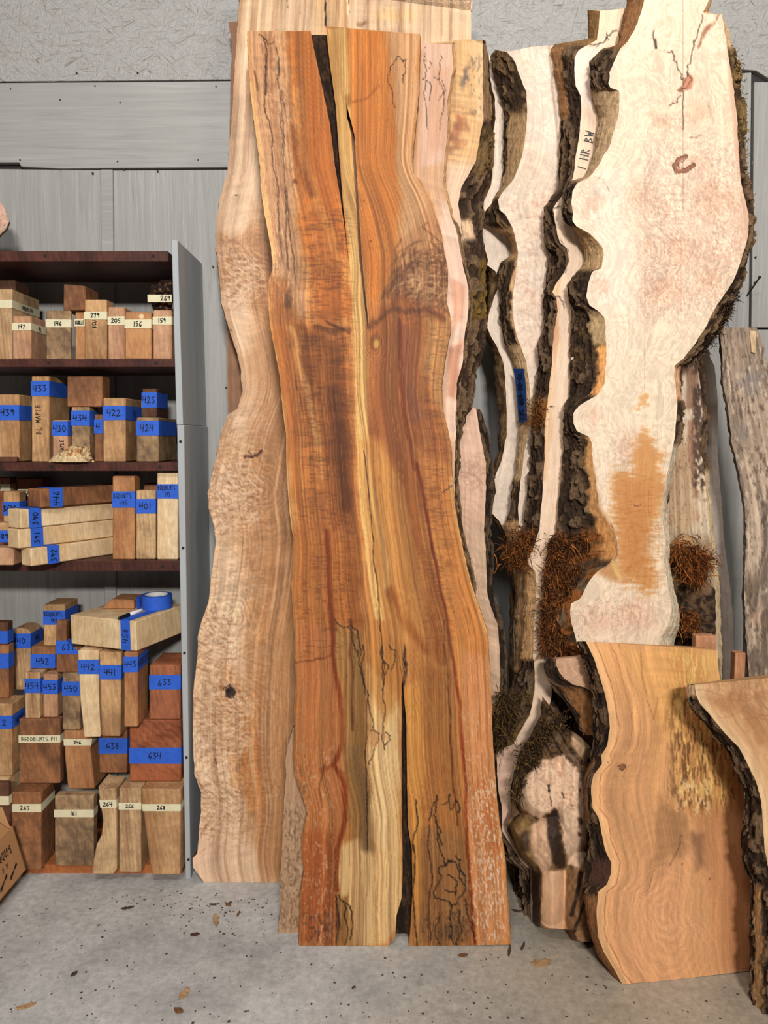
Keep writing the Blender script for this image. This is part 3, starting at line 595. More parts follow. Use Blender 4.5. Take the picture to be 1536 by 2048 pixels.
o = slab('live_edge_plank', 29, S2L, S2R, 2.158, .122, th=.045, base=(206, 156, 114), paint=p_s2, dx=2.8, dy=3.2,
     br=[(x+4 if yy < 960 or yy > 1250 else x+9, yy) for x, yy in S2R], top=[(560, 0), (842, 0), (904, 4)],
     el=('wood', bark_col(30, (45, 33, 25), (98, 73, 54), (139, 109, 82)), .003, .002), er=('bark', bark_col(31, (49, 36, 27), (96, 72, 50), (155, 124, 93), peel=((60, 440, 0, 1, (196, 152, 110)),)), .006, .004))
tag(o, 'speckled pinkish slab directly behind the tall orange slab, showing on both its sides', 'slab')

ML = [(494, 56), (497, 125), (500, 175), (506, 233), (514, 283), (520, 333), (522, 375), (527, 417), (535, 458), (543, 504), (545, 538), (537, 562), (536, 604), (541, 658), (550, 700), (560, 758), (564, 804), (572, 867), (574, 950), (575, 971), (579, 1025), (587, 1079), (587, 1125), (583, 1167), (585, 1217), (589, 1275), (589, 1317), (592, 1350), (590, 1389), (587, 1420), (590, 1442), (587, 1512), (590, 1552), (603, 1588), (615, 1628), (606, 1667), (603, 1698), (608, 1743), (601, 1787), (599, 1831), (598, 1893)]
MR = [(840, 56), (839, 125), (837, 188), (831, 258), (825, 313), (827, 346), (843, 363), (858, 388), (870, 421), (883, 467), (887, 492), (895, 538), (895, 575), (893, 604), (902, 638), (900, 667), (889, 725), (883, 775), (885, 817), (893, 850), (902, 892), (904, 950), (910, 1013), (920, 1067), (931, 1121), (943, 1167), (956, 1208), (975, 1263), (977, 1296), (980, 1350), (984, 1411), (984, 1455), (989, 1530), (995, 1610), (1004, 1676), (1011, 1721), (1015, 1787), (1020, 1853), (1021, 1893)]
CUT1 = ([(621, 56), (629, 104), (643, 167), (660, 250), (670, 333), (681, 396), (692, 479), (704, 575), (706, 650), (712, 900), (715, 1050), (735, 1320), (735, 1500), (735, 1893)],
        [(652, 56), (657, 104), (671, 208), (677, 292), (685, 396), (693, 479), (704, 575), (706, 650), (712, 900), (715, 1050), (735, 1320), (735, 1500), (735, 1893)])
CUT2 = ([(697, 56), (692, 205), (694, 235), (703, 271), (707, 333), (712, 396), (715, 450), (718, 513), (725, 575), (731, 625), (736, 660), (745, 900), (770, 1100), (796, 1300), (804, 1360), (803, 1390), (803, 1530), (803, 1610), (805, 1698), (805, 1743), (803, 1796), (793, 1831), (790, 1876), (776, 1893)],
        [(697, 56), (692, 205), (700, 235), (709, 271), (714, 354), (720, 458), (723, 504), (729, 575), (735, 625), (736, 660), (745, 900), (770, 1100), (796, 1300), (805, 1360), (808, 1389), (813, 1455), (814, 1566), (816, 1654), (824, 1700), (825, 1787), (821, 1853), (818, 1893)])
def p_m(p):
    O = lambda *q: p.region(*q)
    O([(493, 56), (572, 56), (582, 200), (588, 400), (600, 500), (618, 620), (600, 650), (545, 600), (535, 540), (545, 500), (520, 350)], (204, 148, 108), .95, 9, 8)
    O([(575, 56), (625, 56), (662, 250), (692, 420), (712, 640), (640, 650), (606, 500), (588, 300)], (186, 106, 48), .95, 9, 10)
    p.stroke([(594, 180), (600, 300), (640, 420), (700, 560)], 15, (214, 140, 74), .6, .9, 8); p.stroke([(583, 250), (600, 330), (625, 390)], 14, (138, 74, 30), .7, .9, 8)
    p.stroke([(500, 170), (515, 290), (524, 390), (538, 460), (547, 520)], 11, (222, 168, 112), .85, .8, 5); p.stroke([(541, 600), (548, 690), (566, 800), (576, 960), (585, 1060)], 13, (216, 156, 98), .7, .8, 6)
    O([(545, 545), (600, 640), (625, 660), (700, 660), (712, 900), (712, 1060), (720, 1250), (660, 1250), (600, 1060), (578, 900), (545, 680)], (176, 104, 54), .9, 14, 12)
    O([(540, 550), (575, 560), (600, 640), (550, 650)], (168, 104, 60), .8, 12, 12)
    O([(596, 655), (650, 670), (690, 690), (705, 900), (700, 1050), (665, 1060), (640, 900), (615, 760)], (138, 78, 36), .8, 18, 14)
    p.stroke([(662, 780), (675, 900), (690, 1010)], 22, (112, 60, 28), .75, .9, 10); p.stroke([(630, 655), (700, 662)], 9, (120, 66, 32), .8, .9, 5); p.stroke([(650, 640), (700, 668)], 4, (96, 52, 28), .8, .9, 4)
    p.stroke([(580, 660), (600, 720), (622, 800), (640, 950)], 9, (212, 150, 92), .75, .8, 8); p.stroke([(560, 640), (590, 740), (612, 850), (622, 930), (632, 970)], 3.5, (96, 70, 48), .6, .8, 7, breakup=.45)
    O([(585, 1050), (660, 1050), (668, 1240), (660, 1300), (590, 1300)], (184, 112, 58), .8, 14, 10); O([(590, 900), (640, 880), (650, 1000), (620, 1060), (580, 1000)], (192, 118, 62), .7, 14, 12)
    O([(655, 56), (690, 56), (704, 280), (716, 500), (731, 620), (733, 700), (736, 900), (748, 1050), (770, 1240), (748, 1240), (722, 1050), (712, 900), (708, 650), (696, 480), (681, 330), (664, 170)], (226, 172, 106), .95, 4, 3)
    O([(700, 56), (775, 56), (790, 200), (800, 400), (782, 540), (742, 640), (722, 480), (706, 250)], (200, 118, 54), .9, 8, 8)
    O([(772, 56), (842, 56), (826, 320), (872, 420), (892, 520), (892, 650), (800, 560), (802, 400), (790, 200)], (208, 152, 108), .9, 10, 10)
    O([(800, 480), (880, 400), (896, 540), (890, 620), (820, 600), (790, 560)], (190, 128, 84), .8, 14, 14)
    p.fan(745, 640, -1.15, -.1, 50, 190, 60, (112, 66, 38), .6, 3.4); p.fan(770, 720, -1.2, -.55, 150, 290, 40, (122, 74, 44), .7, 2.8); p.fan(745, 640, -1.0, -.05, 70, 165, 40, (222, 166, 120), .5, 2.2); p.blob(800, 555, 26, 22, (120, 70, 46), .7, .9, 10)
    O([(742, 640), (790, 590), (890, 620), (880, 830), (900, 900), (900, 1060), (860, 1060), (800, 940), (740, 900)], (164, 94, 50), .85, 14, 12)
    p.stroke([(740, 650), (790, 622), (850, 620), (890, 640)], 10, (116, 66, 38), .75, .9, 8); O([(856, 640), (902, 640), (886, 760), (882, 830), (862, 800), (846, 720)], (206, 144, 88), .85, 12, 10)
    p.stroke([(810, 660), (815, 760), (830, 830)], 22, (146, 84, 58), .7, .9, 8); p.stroke([(800, 640), (805, 760), (806, 820), (830, 940)], 7, (128, 62, 26), .8, .8, 5)  # the broad first stroke is a glossy reflection painted into the wood colour
    O([(716, 880), (760, 880), (800, 960), (835, 1150), (850, 1280), (800, 1300), (765, 1200), (735, 1080)], (206, 138, 74), .85, 14, 10); p.stroke([(728, 900), (748, 1010), (766, 1080), (775, 1180)], 10, (218, 160, 98), .8, .8, 6)
    O([(830, 900), (904, 930), (930, 1120), (978, 1270), (980, 1340), (920, 1340), (890, 1240), (860, 1060)], (198, 124, 64), .8, 12, 10); p.stroke([(905, 960), (920, 1070), (945, 1170), (972, 1262)], 12, (226, 162, 100), .7, .8, 5)
    p.stroke([(808, 940), (840, 1080), (866, 1200), (884, 1320)], 18, (164, 92, 42), .75, .9, 8); p.stroke([(780, 1180), (820, 1260), (850, 1300)], 16, (160, 88, 40), .6, .9, 8)
    O([(590, 1250), (662, 1250), (690, 1480), (690, 1600), (672, 1700), (672, 1893), (598, 1893), (603, 1700), (588, 1500)], (186, 114, 66), .95, 10, 10); O([(606, 1660), (672, 1660), (672, 1893), (600, 1893)], (172, 92, 48), .8, 14, 12)
    O([(664, 1240), (720, 1270), (740, 1500), (735, 1690), (700, 1700), (690, 1600), (688, 1420)], (156, 108, 60), .9, 10, 12); O([(655, 1080), (716, 1080), (720, 1260), (662, 1240)], (170, 98, 44), .7, 12, 10)
    O([(735, 1330), (802, 1400), (803, 1796), (778, 1893), (692, 1893), (676, 1790), (680, 1690), (735, 1680), (738, 1500)], (224, 174, 120), .97, 8, 10); O([(800, 1420), (786, 1560), (770, 1700), (745, 1690), (735, 1520)], (228, 184, 134), .7, 14, 10)
    p.stroke([(708, 1500), (724, 1600), (735, 1690)], 22, (138, 96, 58), .8, .9, 12); O([(676, 1790), (696, 1790), (704, 1893), (676, 1893)], (150, 96, 48), .8, 8, 8)
    O([(735, 1240), (800, 1290), (803, 1400), (770, 1440), (735, 1380)], (190, 124, 62), .7, 12, 10)
    O([(806, 1380), (846, 1360), (852, 1600), (850, 1893), (824, 1893)], (212, 142, 72), .9, 8, 8); O([(846, 1340), (920, 1340), (930, 1560), (935, 1893), (850, 1893)], (178, 112, 58), .9, 10, 10)
    O([(850, 1660), (940, 1660), (950, 1893), (830, 1893)], (156, 104, 62), .85, 16, 12); O([(925, 1300), (982, 1330), (990, 1530), (1021, 1893), (955, 1893), (935, 1700), (925, 1500)], (204, 134, 86), .9, 10, 10); O([(940, 1560), (990, 1560), (1005, 1700), (960, 1720)], (190, 112, 60), .6, 14, 12)
    for q, wd, cc in (([(835, 930), (870, 1120), (895, 1250), (908, 1330), (922, 1420), (928, 1550), (935, 1700), (946, 1850), (952, 1893)], 5, (134, 56, 22)), ([(655, 1060), (660, 1200), (668, 1280), (664, 1310), (680, 1400), (686, 1490), (668, 1530), (690, 1570), (690, 1640), (674, 1700), (674, 1780)], 7, (138, 62, 26)), ([(886, 1240), (893, 1330), (900, 1430), (905, 1560), (915, 1650)], 2.2, (110, 56, 30)), ([(728, 900), (742, 1040), (755, 1180), (765, 1300), (766, 1380)], 1.8, (80, 46, 26)), ([(590, 1325), (640, 1318), (668, 1312)], 2.2, (134, 70, 32)), ([(660, 1070), (664, 1180), (672, 1260)], 4, (140, 74, 34)), ([(700, 1240), (703, 1340), (706, 1460)], 5, (110, 62, 30)), ([(648, 1530), (640, 1580), (644, 1620)], 2.5, (120, 66, 34))): p.stroke(q, wd, cc, .85, .7, 4)
    p.stroke([(640, 1540), (668, 1530), (688, 1548), (690, 1640)], 9, (150, 66, 26), .6, .9, 4)
    p.grain(p.u, .12, 42, .0016); p.grain(p.u, .11, 120, .003, 4); p.grain(p.u, .10, 12, .0012, 9)
    p.curl(.19, (580, 380, 700, 640), 13); p.curl(.22, (600, 650, 710, 1010), 11, .02); p.curl(.10, (590, 1000, 720, 1330), 11); p.curl(.10, (700, 60, 780, 600), 17, -.1); p.curl(.15, (850, 640, 905, 1300), 12, -.2); p.curl(.12, (500, 60, 600, 650), 9)
    p.rings(750, 685, 16, 20, .30, .16, 2.6, 8); p.blob(752, 684, 15, 19, (140, 84, 40), .8, .5, 4); p.blob(753, 687, 8, 11, (206, 150, 78), .9, .5, 3); p.blob(577, 602, 9, 24, (88, 56, 36), .85, .8, 5); p.blob(590, 366, 6, 8, (120, 60, 28), .85)
    p.blob(858, 607, 13, 9, (150, 100, 66), .8, .7, 4); p.rings(858, 607, 9, 7, .34, .16, 2.2, 5); p.blob(697, 200, 10, 20, (150, 90, 36), .8, .8, 5); p.blob(742, 483, 3, 2, (110, 40, 20), .9); p.blob(727, 402, 3, 2, (110, 40, 20), .9)
    p.stroke([(705, 205), (735, 195), (758, 170)], 5, (168, 94, 40), .7, .8, 3); p.stroke([(545, 520), (600, 470)], .8, (180, 120, 80), .1)
    for i, q in enumerate(([(527, 75), (535, 110), (533, 170), (530, 200), (538, 240), (545, 330), (556, 400), (566, 520)], [(552, 95), (556, 150), (562, 200), (563, 260), (567, 310), (572, 420), (577, 540)], [(564, 180), (565, 240), (568, 300)], [(518, 70), (530, 78), (536, 90), (548, 84)], [(572, 380), (580, 470), (590, 560)])): p.wiggle(q, (70, 46, 34), 1.7, 4, .8, i)
    p.stroke([(531, 110), (532, 190)], 3.2, (66, 44, 34), .7, .8, 3, breakup=.4); p.stroke([(555, 125), (557, 150)], 4, (60, 44, 36), .7, .9, 3); p.stroke([(510, 145), (515, 180)], 3.5, (110, 62, 30), .7, .9, 3); p.stroke([(558, 470), (575, 530), (582, 600)], 8, (130, 92, 64), .5, .9, 6, breakup=.4)
    for i, q in enumerate(([(776, 150), (780, 135), (792, 120), (800, 112), (806, 125), (812, 118), (812, 145)], [(776, 150), (782, 175), (790, 215)], [(812, 145), (806, 165)])): p.wiggle(q, (70, 48, 36), 1.3, 4, .85, 20+i)
    for i, q in enumerate(([(670, 1240), (684, 1254), (696, 1252), (708, 1290), (716, 1310), (726, 1350), (732, 1390)], [(700, 1250), (716, 1262), (722, 1310)], [(726, 1290), (722, 1340), (738, 1390), (745, 1440), (748, 1460)], [(764, 1290), (765, 1380), (766, 1450), (770, 1500)], [(782, 1340), (790, 1300), (778, 1290)], [(810, 1300), (808, 1340), (806, 1380)], [(742, 1460), (750, 1465), (757, 1475), (748, 1500), (740, 1530)], [(770, 1465), (778, 1475), (770, 1490)], [(734, 1400), (734, 1600), (735, 1700)], [(762, 1300), (775, 1330), (770, 1350)])): p.wiggle(q, (64, 38, 22), 1.7, 5, .85, 40+i)
    p.blob(749, 1478, 6, 22, (196, 132, 84), .8, .3, 3); p.blob(768, 1474, 5, 10, (196, 132, 84), .8, .3, 3); p.stroke([(806, 1290), (812, 1340), (806, 1372)], 5, (58, 36, 22), .8, .8, 4, breakup=.35); p.blob(812, 1330, 6, 10, (60, 38, 26), .8, .8, 5)
    for i, q in enumerate(([(858, 1640), (868, 1610), (872, 1590), (868, 1630), (880, 1660), (885, 1690)], [(885, 1610), (900, 1588), (902, 1620), (912, 1600), (916, 1625)], [(873, 1640), (880, 1700), (890, 1730), (905, 1720)], [(878, 1735), (896, 1720), (912, 1725), (930, 1750), (925, 1790), (905, 1810), (885, 1800), (868, 1790), (880, 1760), (878, 1735)], [(895, 1750), (915, 1765), (910, 1790), (890, 1780)], [(912, 1710), (920, 1735), (930, 1770)], [(858, 1650), (862, 1740), (858, 1800), (862, 1880)], [(905, 1810), (902, 1850), (912, 1890)], [(930, 1800), (945, 1850), (950, 1885)], [(880, 1830), (870, 1860), (880, 1890)], [(920, 1820), (925, 1860), (915, 1890)])): p.wiggle(q, (52, 34, 22), 1.9, 6, .9, 60+i)
    p.blob(905, 1860, 50, 34, (84, 60, 40), .5, .9, 14); p.specks((850, 1810, 950, 1893), (64, 44, 30), .6, .75, 3, 9); p.specks((940, 1550, 1020, 1893), (232, 196, 170), .58, .8, 2.2, 7); p.specks((925, 1400, 990, 1560), (226, 182, 146), .6, .6, 2.2, 7)
    p.specks((600, 1480, 670, 1893), (220, 178, 142), .62, .5, 2.2, 6); p.specks((592, 1500, 620, 1620), (110, 76, 50), .58, .6, 3, 8); p.specks((590, 1820, 680, 1893), (90, 62, 46), .6, .6, 3, 7); p.specks((530, 180, 600, 600), (226, 178, 140), .6, .4, 2, 9)
    for i, q in enumerate(([(672, 1790), (676, 1820), (672, 1890)], [(678, 1790), (700, 1812), (704, 1840), (700, 1880)], [(690, 1810), (694, 1850), (690, 1890)], [(828, 1690), (824, 1780), (834, 1892)], [(832, 1600), (836, 1640), (826, 1700)])): p.wiggle(q, (58, 36, 22), 2.0, 4, .9, 90+i)
    p.blob(676, 1840, 7, 50, (70, 40, 24), .8, .8, 6); p.wiggle([(884, 986), (896, 978), (904, 972)], (50, 34, 24), 1.6, 3)
    p.lines(36, .64, (118, 66, 34), .34, .0009); p.lines(95, .63, (130, 74, 38), .28, .0012, 3); p.lines(210, .60, (112, 64, 36), .26, .0016, 5); p.lines(120, .66, (236, 178, 112), .22, .0014, 7); p.lines(240, .62, (236, 184, 124), .2, .002, 9)
    p.specks((600, 420, 705, 1000), (96, 52, 28), .60, .35, 16, 1.8); p.specks((840, 600, 905, 1300), (120, 70, 40), .60, .35, 14, 1.8); p.specks((520, 60, 610, 640), (150, 100, 70), .58, .4, 2, 10); p.specks((590, 1000, 720, 1320), (110, 62, 36), .62, .35, 12, 1.8)
    for x in (655, 668): p.stroke([(x, 60), (x+25, 260)], 2, (180, 120, 50), .5, .8, 4)
p_m0 = p_m
def p_m(p): p_m0(p); mc = np.array([192., 122., 68.]); p.c = np.clip(mc+(p.c-mc)*1.22, 4, 250); p.c = 255*(np.clip(p.c, 0, 255)/255)**1.06*np.array([.985, 1.01, .99])
o = slab('live_edge_plank', 41, ML, MR, 2.098, .122, th=.05, base=(196, 126, 68), paint=p_m, mat=M_OIL, dx=2.1, dy=2.6, strips=(CUT1, CUT2), jit=1.0,
     top=[(494, 6), (621, 6), (650, -4), (697, 0), (720, 6), (840, 12)], bot=[(598, -2), (776, 0), (820, 0), (1021, -4)],
     el=('wood', wood_edge((150, 102, 62), (214, 162, 104), 42), .002, .003), er=('wood', wood_edge((120, 82, 50), (200, 150, 96), 43), .002, .003))
# dark bark left inside the open splits
def split_bark(pts, wpx, seed):
    y = np.arange(pts[0][1], pts[-1][1], 3.); x0 = I([(a-1, b) for a, b in pts], y); x1 = x0+np.interp(y, [p[1] for p in pts], wpx)+2
    f = on_plane(x0, y, 2.098+.034, .122); b = on_plane(x1, y, 2.098+.034, .122)
    S = edge_strip(f, b, y, 10, np.tile([0., 0, 0], (len(y), 1)), .006, bark_col(seed, (25, 16, 12), (57, 39, 27), (85, 62, 44)), seed, -1)
    mesh_obj('bark_inclusion', S[0], S[1][:, ::-1], M_BARK, o, S[2], S[3])
split_bark([(621, 70), (643, 167), (660, 250), (681, 396), (692, 475)], [31, 28, 20, 6, 1], 44); split_bark([(803, 1390), (803, 1610), (805, 1743), (803, 1790), (790, 1870)], [5, 12, 20, 22, 30], 45)
tag(o, 'tallest front slab, oiled orange-brown wood with a long split at top and bottom', 'slab')
# ------------------------------------------------------------------ the boards, right group (rear to front)
PALE = (234, 208, 182)
def p_pale(p, box=None):
    p.grain(p.u, .07, 40); p.grain(p.u, .05, 120, .004, 3); p.swirl(.03, 8, 80)
R0L = [(978, 110), (979, 132), (980, 150), (983, 174), (990, 196), (991, 239), (985, 278), (987, 325), (982, 372), (964, 410), (961, 427), (961, 452), (970, 500), (976, 520), (974, 530), (992, 543), (1000, 570), (991, 588), (982, 615), (976, 635), (974, 655), (980, 669), (995, 695), (1008, 729), (1012, 784), (1014, 870), (1010, 885), (1004, 920), (995, 941), (989, 958), (993, 984), (981, 1009), (983, 1026), (1000, 1043), (1012, 1073), (1027, 1116), (1029, 1184), (1027, 1270), (1030, 1500), (1030, fy(2.415))]
R0B = [(974, 112), (974, 130), (978, 200), (978, 240), (970, 300), (966, 340), (956, 400), (950, 440), (958, 500), (966, 530), (974, 555), (979, 620), (966, 650), (972, 672), (984, 700), (991, 776), (998, 850), (996, 900), (990, 925), (985, 965), (973, 1003), (976, 1031), (1000, 1056), (1014, 1085), (1021, 1110), (1023, 1184), (1020, 1270), (1020, 1500), (1020, fy(2.415))]
o = slab('live_edge_plank', 51, R0L, [(1120, 110), (1120, fy(2.415))], 2.415, .075, th=.065, base=(222, 200, 178), paint=p_pale, dx=3.5, dy=3.5, bl=R0B, K=8,
     el=('wood', bark_col(52, (55, 39, 25), (108, 80, 52), (144, 114, 80)), .004, .008))
tag(o, 'narrow pale wavy slab farthest back, deep in the gap right of the tall orange slab', 'slab')

R1L = [(1014, 100), (1024, 113), (1032, 128), (1040, 154), (1053, 184), (1054, 222), (1052, 265), (1044, 316), (1027, 359), (1004, 386), (996, 399), (998, 419), (1012, 431), (1027, 461), (1033, 485), (1035, 502), (1035, 520), (1032, 549), (1026, 592), (1026, 630), (1028, 650), (1040, 690), (1053, 725), (1059, 776), (1061, 844), (1050, 900), (1042, 960), (1036, 1010), (1038, 1060), (1045, 1140), (1047, 1260), (1047, 1400), (1046, fy(2.318))]
R1B = [(992, 98), (981, 112), (984, 134), (989, 158), (997, 184), (1006, 213), (1009, 256), (1006, 320), (1004, 371), (994, 392), (974, 418), (968, 445), (990, 462), (1018, 472), (1024, 490), (1024, 508), (1000, 524), (994, 545), (998, 590), (1000, 639), (1006, 680), (1026, 725), (1033, 760), (1040, 844), (1034, 900), (1032, 940), (1024, 975), (1020, 1022), (1006, 1050), (1014, 1075), (1028, 1130), (1030, 1200), (1028, 1270), (1028, 1400), (1028, fy(2.318))]
def p_r1(p):
    p.c[:] = (224, 200, 176); p.region([(1060, 100), (1200, 90), (1200, 330), (1080, 300)], (240, 218, 196), .7, 20)
    for x, y, rx, ry in ((1080, 470, 60, 50), (1070, 600, 50, 50), (1065, 700, 40, 60), (1060, 330, 50, 60), (1085, 410, 60, 30)): p.blob(x, y, rx, ry, (220, 184, 156), .5, .9, 12)
    p.specks((1010, 380, 1130, 680), (196, 146, 118), .6, .5, 5, 4); p.grain(p.u, .06, 40); p.swirl(.05, 9, 60, 1.8); p.curl(.06, (1000, 330, 1140, 720), 9, .2); p.stroke([(1098, 92), (1102, 140), (1113, 240), (1119, 380)], 4, (150, 112, 84), .5, .8, 3)
o = slab('live_edge_plank', 53, R1L, [(1290, 100), (1290, fy(2.318))], 2.318, .075, th=.07, base=(236, 212, 190), paint=p_r1, dx=3, dy=3, bl=R1B, K=10, top=[(1014, 4), (1060, -6), (1094, -9), (1290, -9)],
     el=('bark', bark_col(54, (37, 27, 19), (85, 63, 42), (122, 96, 67), peel=((225, 395, -.1, .7, (140, 112, 80)), (455, 520, -.1, 1.1, (156, 122, 86)), (690, 960, -.1, 1.1, (186, 152, 112)), (1040, 1400, -.1, 1.1, (160, 124, 88)), (520, 700, -.1, .12, (190, 152, 112)))), .006, .006))
tag(o, 'pale slab with dark scooped left edge and a strip of blue tape on that edge', 'slab')
# blue tape stuck on that edge, with handwriting along it
def strip_on_edge(fr, bk, yr, a0, a1, off):
    y = np.linspace(*yr, 14); c0 = 2.318; cb = 2.318+.07*math.sqrt(1+.075**2)
    Fp = on_plane(I(fr, y), y, c0, .075); Bp = on_plane(I(bk, y), y, cb, .075)
    A = Fp*(1-a0)+Bp*a0; B = Fp*(1-a1)+Bp*a1; A = A-[off+.006, .012, 0]; B = B-[off+.006, .012, 0]; return A, B
A, B = strip_on_edge(R1L, R1B, (738, 845), .08, .9, .004)
tape1 = mesh_obj('tape_label', np.concatenate([A, B]), [[i, i+14, i+15, i+1] for i in range(13)], M_NAVY, o)

R2L = [(1200, 20), (1198, 55), (1194, 80), (1180, 88), (1158, 100), (1149, 115), (1148, 141), (1151, 171), (1162, 192), (1162, 231), (1158, 273), (1151, 316), (1147, 354), (1132, 384), (1113, 406), (1106, 418), (1110, 440), (1115, 470), (1120, 485), (1134, 498), (1138, 520), (1129, 545), (1112, 567), (1104, 584), (1113, 596), (1115, 622), (1107, 665), (1104, 725), (1097, 784), (1090, 843), (1089, 920), (1085, 984), (1079, 1056), (1068, 1095), (1056, 1116), (1057, 1129), (1071, 1142), (1074, 1176), (1070, 1227), (1068, 1251), (1066, 1307), (1070, 1345), (1068, 1388), (1059, 1431), (1044, 1456), (1025, 1490), (1002, 1497), (993, 1510), (995, 1554), (997, 1584), (1003, 1610), (1004, 1661), (1040, 1720), (1060, 1740), (1062, fy(2.232))]
R2B = [(1176, 22), (1176, 60), (1174, 78), (1110, 88), (1104, 98), (1104, 115), (1108, 141), (1117, 179), (1120, 239), (1120, 299), (1116, 384), (1098, 404), (1088, 432), (1088, 470), (1097, 511), (1094, 571), (1087, 601), (1089, 656), (1076, 690), (1076, 742), (1065, 810), (1062, 864), (1057, 949), (1051, 1014), (1044, 1056), (1029, 1095), (1027, 1120), (1039, 1137), (1048, 1142), (1047, 1184), (1047, 1261), (1042, 1290), (1040, 1337), (1028, 1362), (1004, 1418), (988, 1456), (984, 1490), (984, 1520), (984, 1661), (1010, 1720), (1040, 1740), (1046, fy(2.232))]
def p_r2(p):
    p.c[:] = (232, 200, 170); p.region([(1195, 15), (1300, 15), (1300, 90), (1195, 90)], (240, 210, 176), .9, 8); p.region([(1140, 95), (1200, 95), (1190, 220), (1150, 200)], (238, 214, 196), .9, 10)
    p.region([(1085, 560), (1125, 560), (1112, 720), (1095, 960), (1075, 960)], (218, 170, 122), .65, 6); p.region([(980, 1480), (1030, 1470), (1020, 1660), (980, 1660)], (222, 178, 152), .7, 10); p.region([(1100, 640), (1118, 600), (1116, 660), (1108, 720)], (190, 126, 84), .7, 4, 4)
    p.grain(p.u, .10, 70, .0016); p.grain(p.u, .06, 200, .003, 3); p.curl(.05)
    p.wiggle([(1180, 88), (1195, 91), (1210, 83), (1220, 70), (1236, 60)], (40, 28, 24), 2.0, 3); p.wiggle([(1218, 80), (1214, 66)], (40, 28, 24), 1.6, 2); p.wiggle([(1106, 418), (1122, 414), (1138, 396)], (40, 28, 24), 1.7, 3); p.wiggle([(1122, 480), (1136, 500), (1138, 522), (1130, 545)], (90, 56, 36), 1.5, 2); p.wiggle([(1106, 592), (1118, 592), (1126, 604), (1128, 616)], (70, 46, 34), 1.6, 2)
o = slab('live_edge_plank', 57, R2L, [(1330, 20), (1330, 1000), (1250, 1285), (1120, 1300), (1098, 1340), (1104, 1385), (1096, 1422), (1070, 1473), (1045, 1507), (1028, 1542), (1020, 1584), (1024, 1653), (1060, 1730), (1100, fy(2.232))], 2.232, .075, th=.07, base=(232, 200, 170), paint=p_r2, dx=2.6, dy=3, bl=R2B, K=10, top=[(1200, 2), (1245, -3), (1330, -3)], br=[(1330, 20), (1330, 1000), (1260, 1285), (1150, 1300), (1140, 1340), (1160, 1385), (1165, 1422), (1130, 1473), (1080, 1507), (1060, 1542), (1050, 1584), (1050, 1653), (1080, 1730), (1120, fy(2.232))],
     er=('bark', bark_col(59, (34, 26, 20), (80, 60, 42), (120, 92, 66)), .010, .004),
     el=('bark', bark_col(58, (40, 28, 21), (82, 60, 42), (122, 98, 73), moss=((800, 860, (150, 92, 40), .8), (1080, 1145, (150, 84, 34), .9), (1380, 1500, (110, 84, 44), .7)), peel=((10, 92, -.1, 1.1, (124, 92, 58)), (92, 240, .45, 1.1, (128, 92, 60)), (1130, 1320, -.1, 1.1, (176, 138, 96)))), .011, .008))
tag(o, 'wavy slab with thick bark and black handwriting on its narrow pale face', 'slab')
r2 = o
bk = np.array([on_plane(x, y, 2.24, .075) for x, y in ((1034, 1095), (1036, 1118), (1046, 1080), (1030, 1105))]); tufts('moss', r2, np.c_[bk, np.full(4, .022)], 700, .03, [(150, 84, 34), (122, 70, 30), (92, 60, 34)], 7)
bk = np.array([on_plane(x, y, 2.24, .075) for x, y in ((1020, 1400), (1005, 1430), (1000, 1460), (1010, 1410), (996, 1480))]); tufts('moss', r2, np.c_[bk, np.full(5, .02)], 800, .03, [(116, 88, 44), (84, 62, 36), (60, 44, 30)], 8)
bk = np.array([on_plane(x, y, 2.24, .075) for x, y in ((1072, 815), (1076, 830), (1070, 842))]); tufts('moss', r2, np.c_[bk, np.full(3, .014)], 250, .018, [(150, 92, 40), (110, 70, 34)], 9)

# two pale slabs and the bark covered one, seen right of the big front slab
R5R = [(1416, 690), (1420, 715), (1429, 733), (1435, 793), (1436, 848), (1434, 880), (1439, 949), (1444, 1014), (1450, 1099), (1461, 1176), (1466, 1235), (1475, fy(2.46))]
o = slab('live_edge_plank', 61, [(1330, 690), (1330, fy(2.46))], R5R, 2.46, .07, th=.05, base=(220, 202, 188), paint=p_pale, dx=4, dy=4, er=('wood', wood_edge((150, 120, 90), (206, 176, 140), 62), .002, .003))
tag(o, 'pale narrow slab against the wall, left of the grey weathered board', 'slab')
R5 = [(1392, 706), (1396, 740), (1400, 763), (1408, 836), (1402, 860), (1398, 900), (1408, 925), (1413, 984), (1419, 1056), (1426, 1110), (1431, 1163), (1436, 1291), (1440, fy(2.33))]
def p_r5(p):
    p.c[:] = (222, 198, 168); p.region([(1330, 880), (1385, 880), (1390, 1040), (1360, 1080), (1330, 1040)], (186, 146, 106), .7, 14, 14); p.region([(1362, 760), (1376, 760), (1378, 840), (1362, 840)], (226, 212, 190), .9, 5); p.region([(1372, 730), (1400, 730), (1392, 960), (1402, 1000), (1390, 990), (1374, 900)], (168, 122, 92), .9, 5, 6)
    p.blob(1381, 828, 14, 16, (226, 204, 174), .95, .4, 3); p.region([(1340, 1060), (1430, 1080), (1440, 1300), (1340, 1300)], (120, 92, 66), .6, 18)
    p.grain(p.u, .22, 60, .004); p.specks((1325, 850, 1440, 1100), (126, 92, 62), .62, .6, 3, 8); p.specks((1385, 720, 1412, 980), (74, 50, 36), .45, .9, 4, 8, 6)
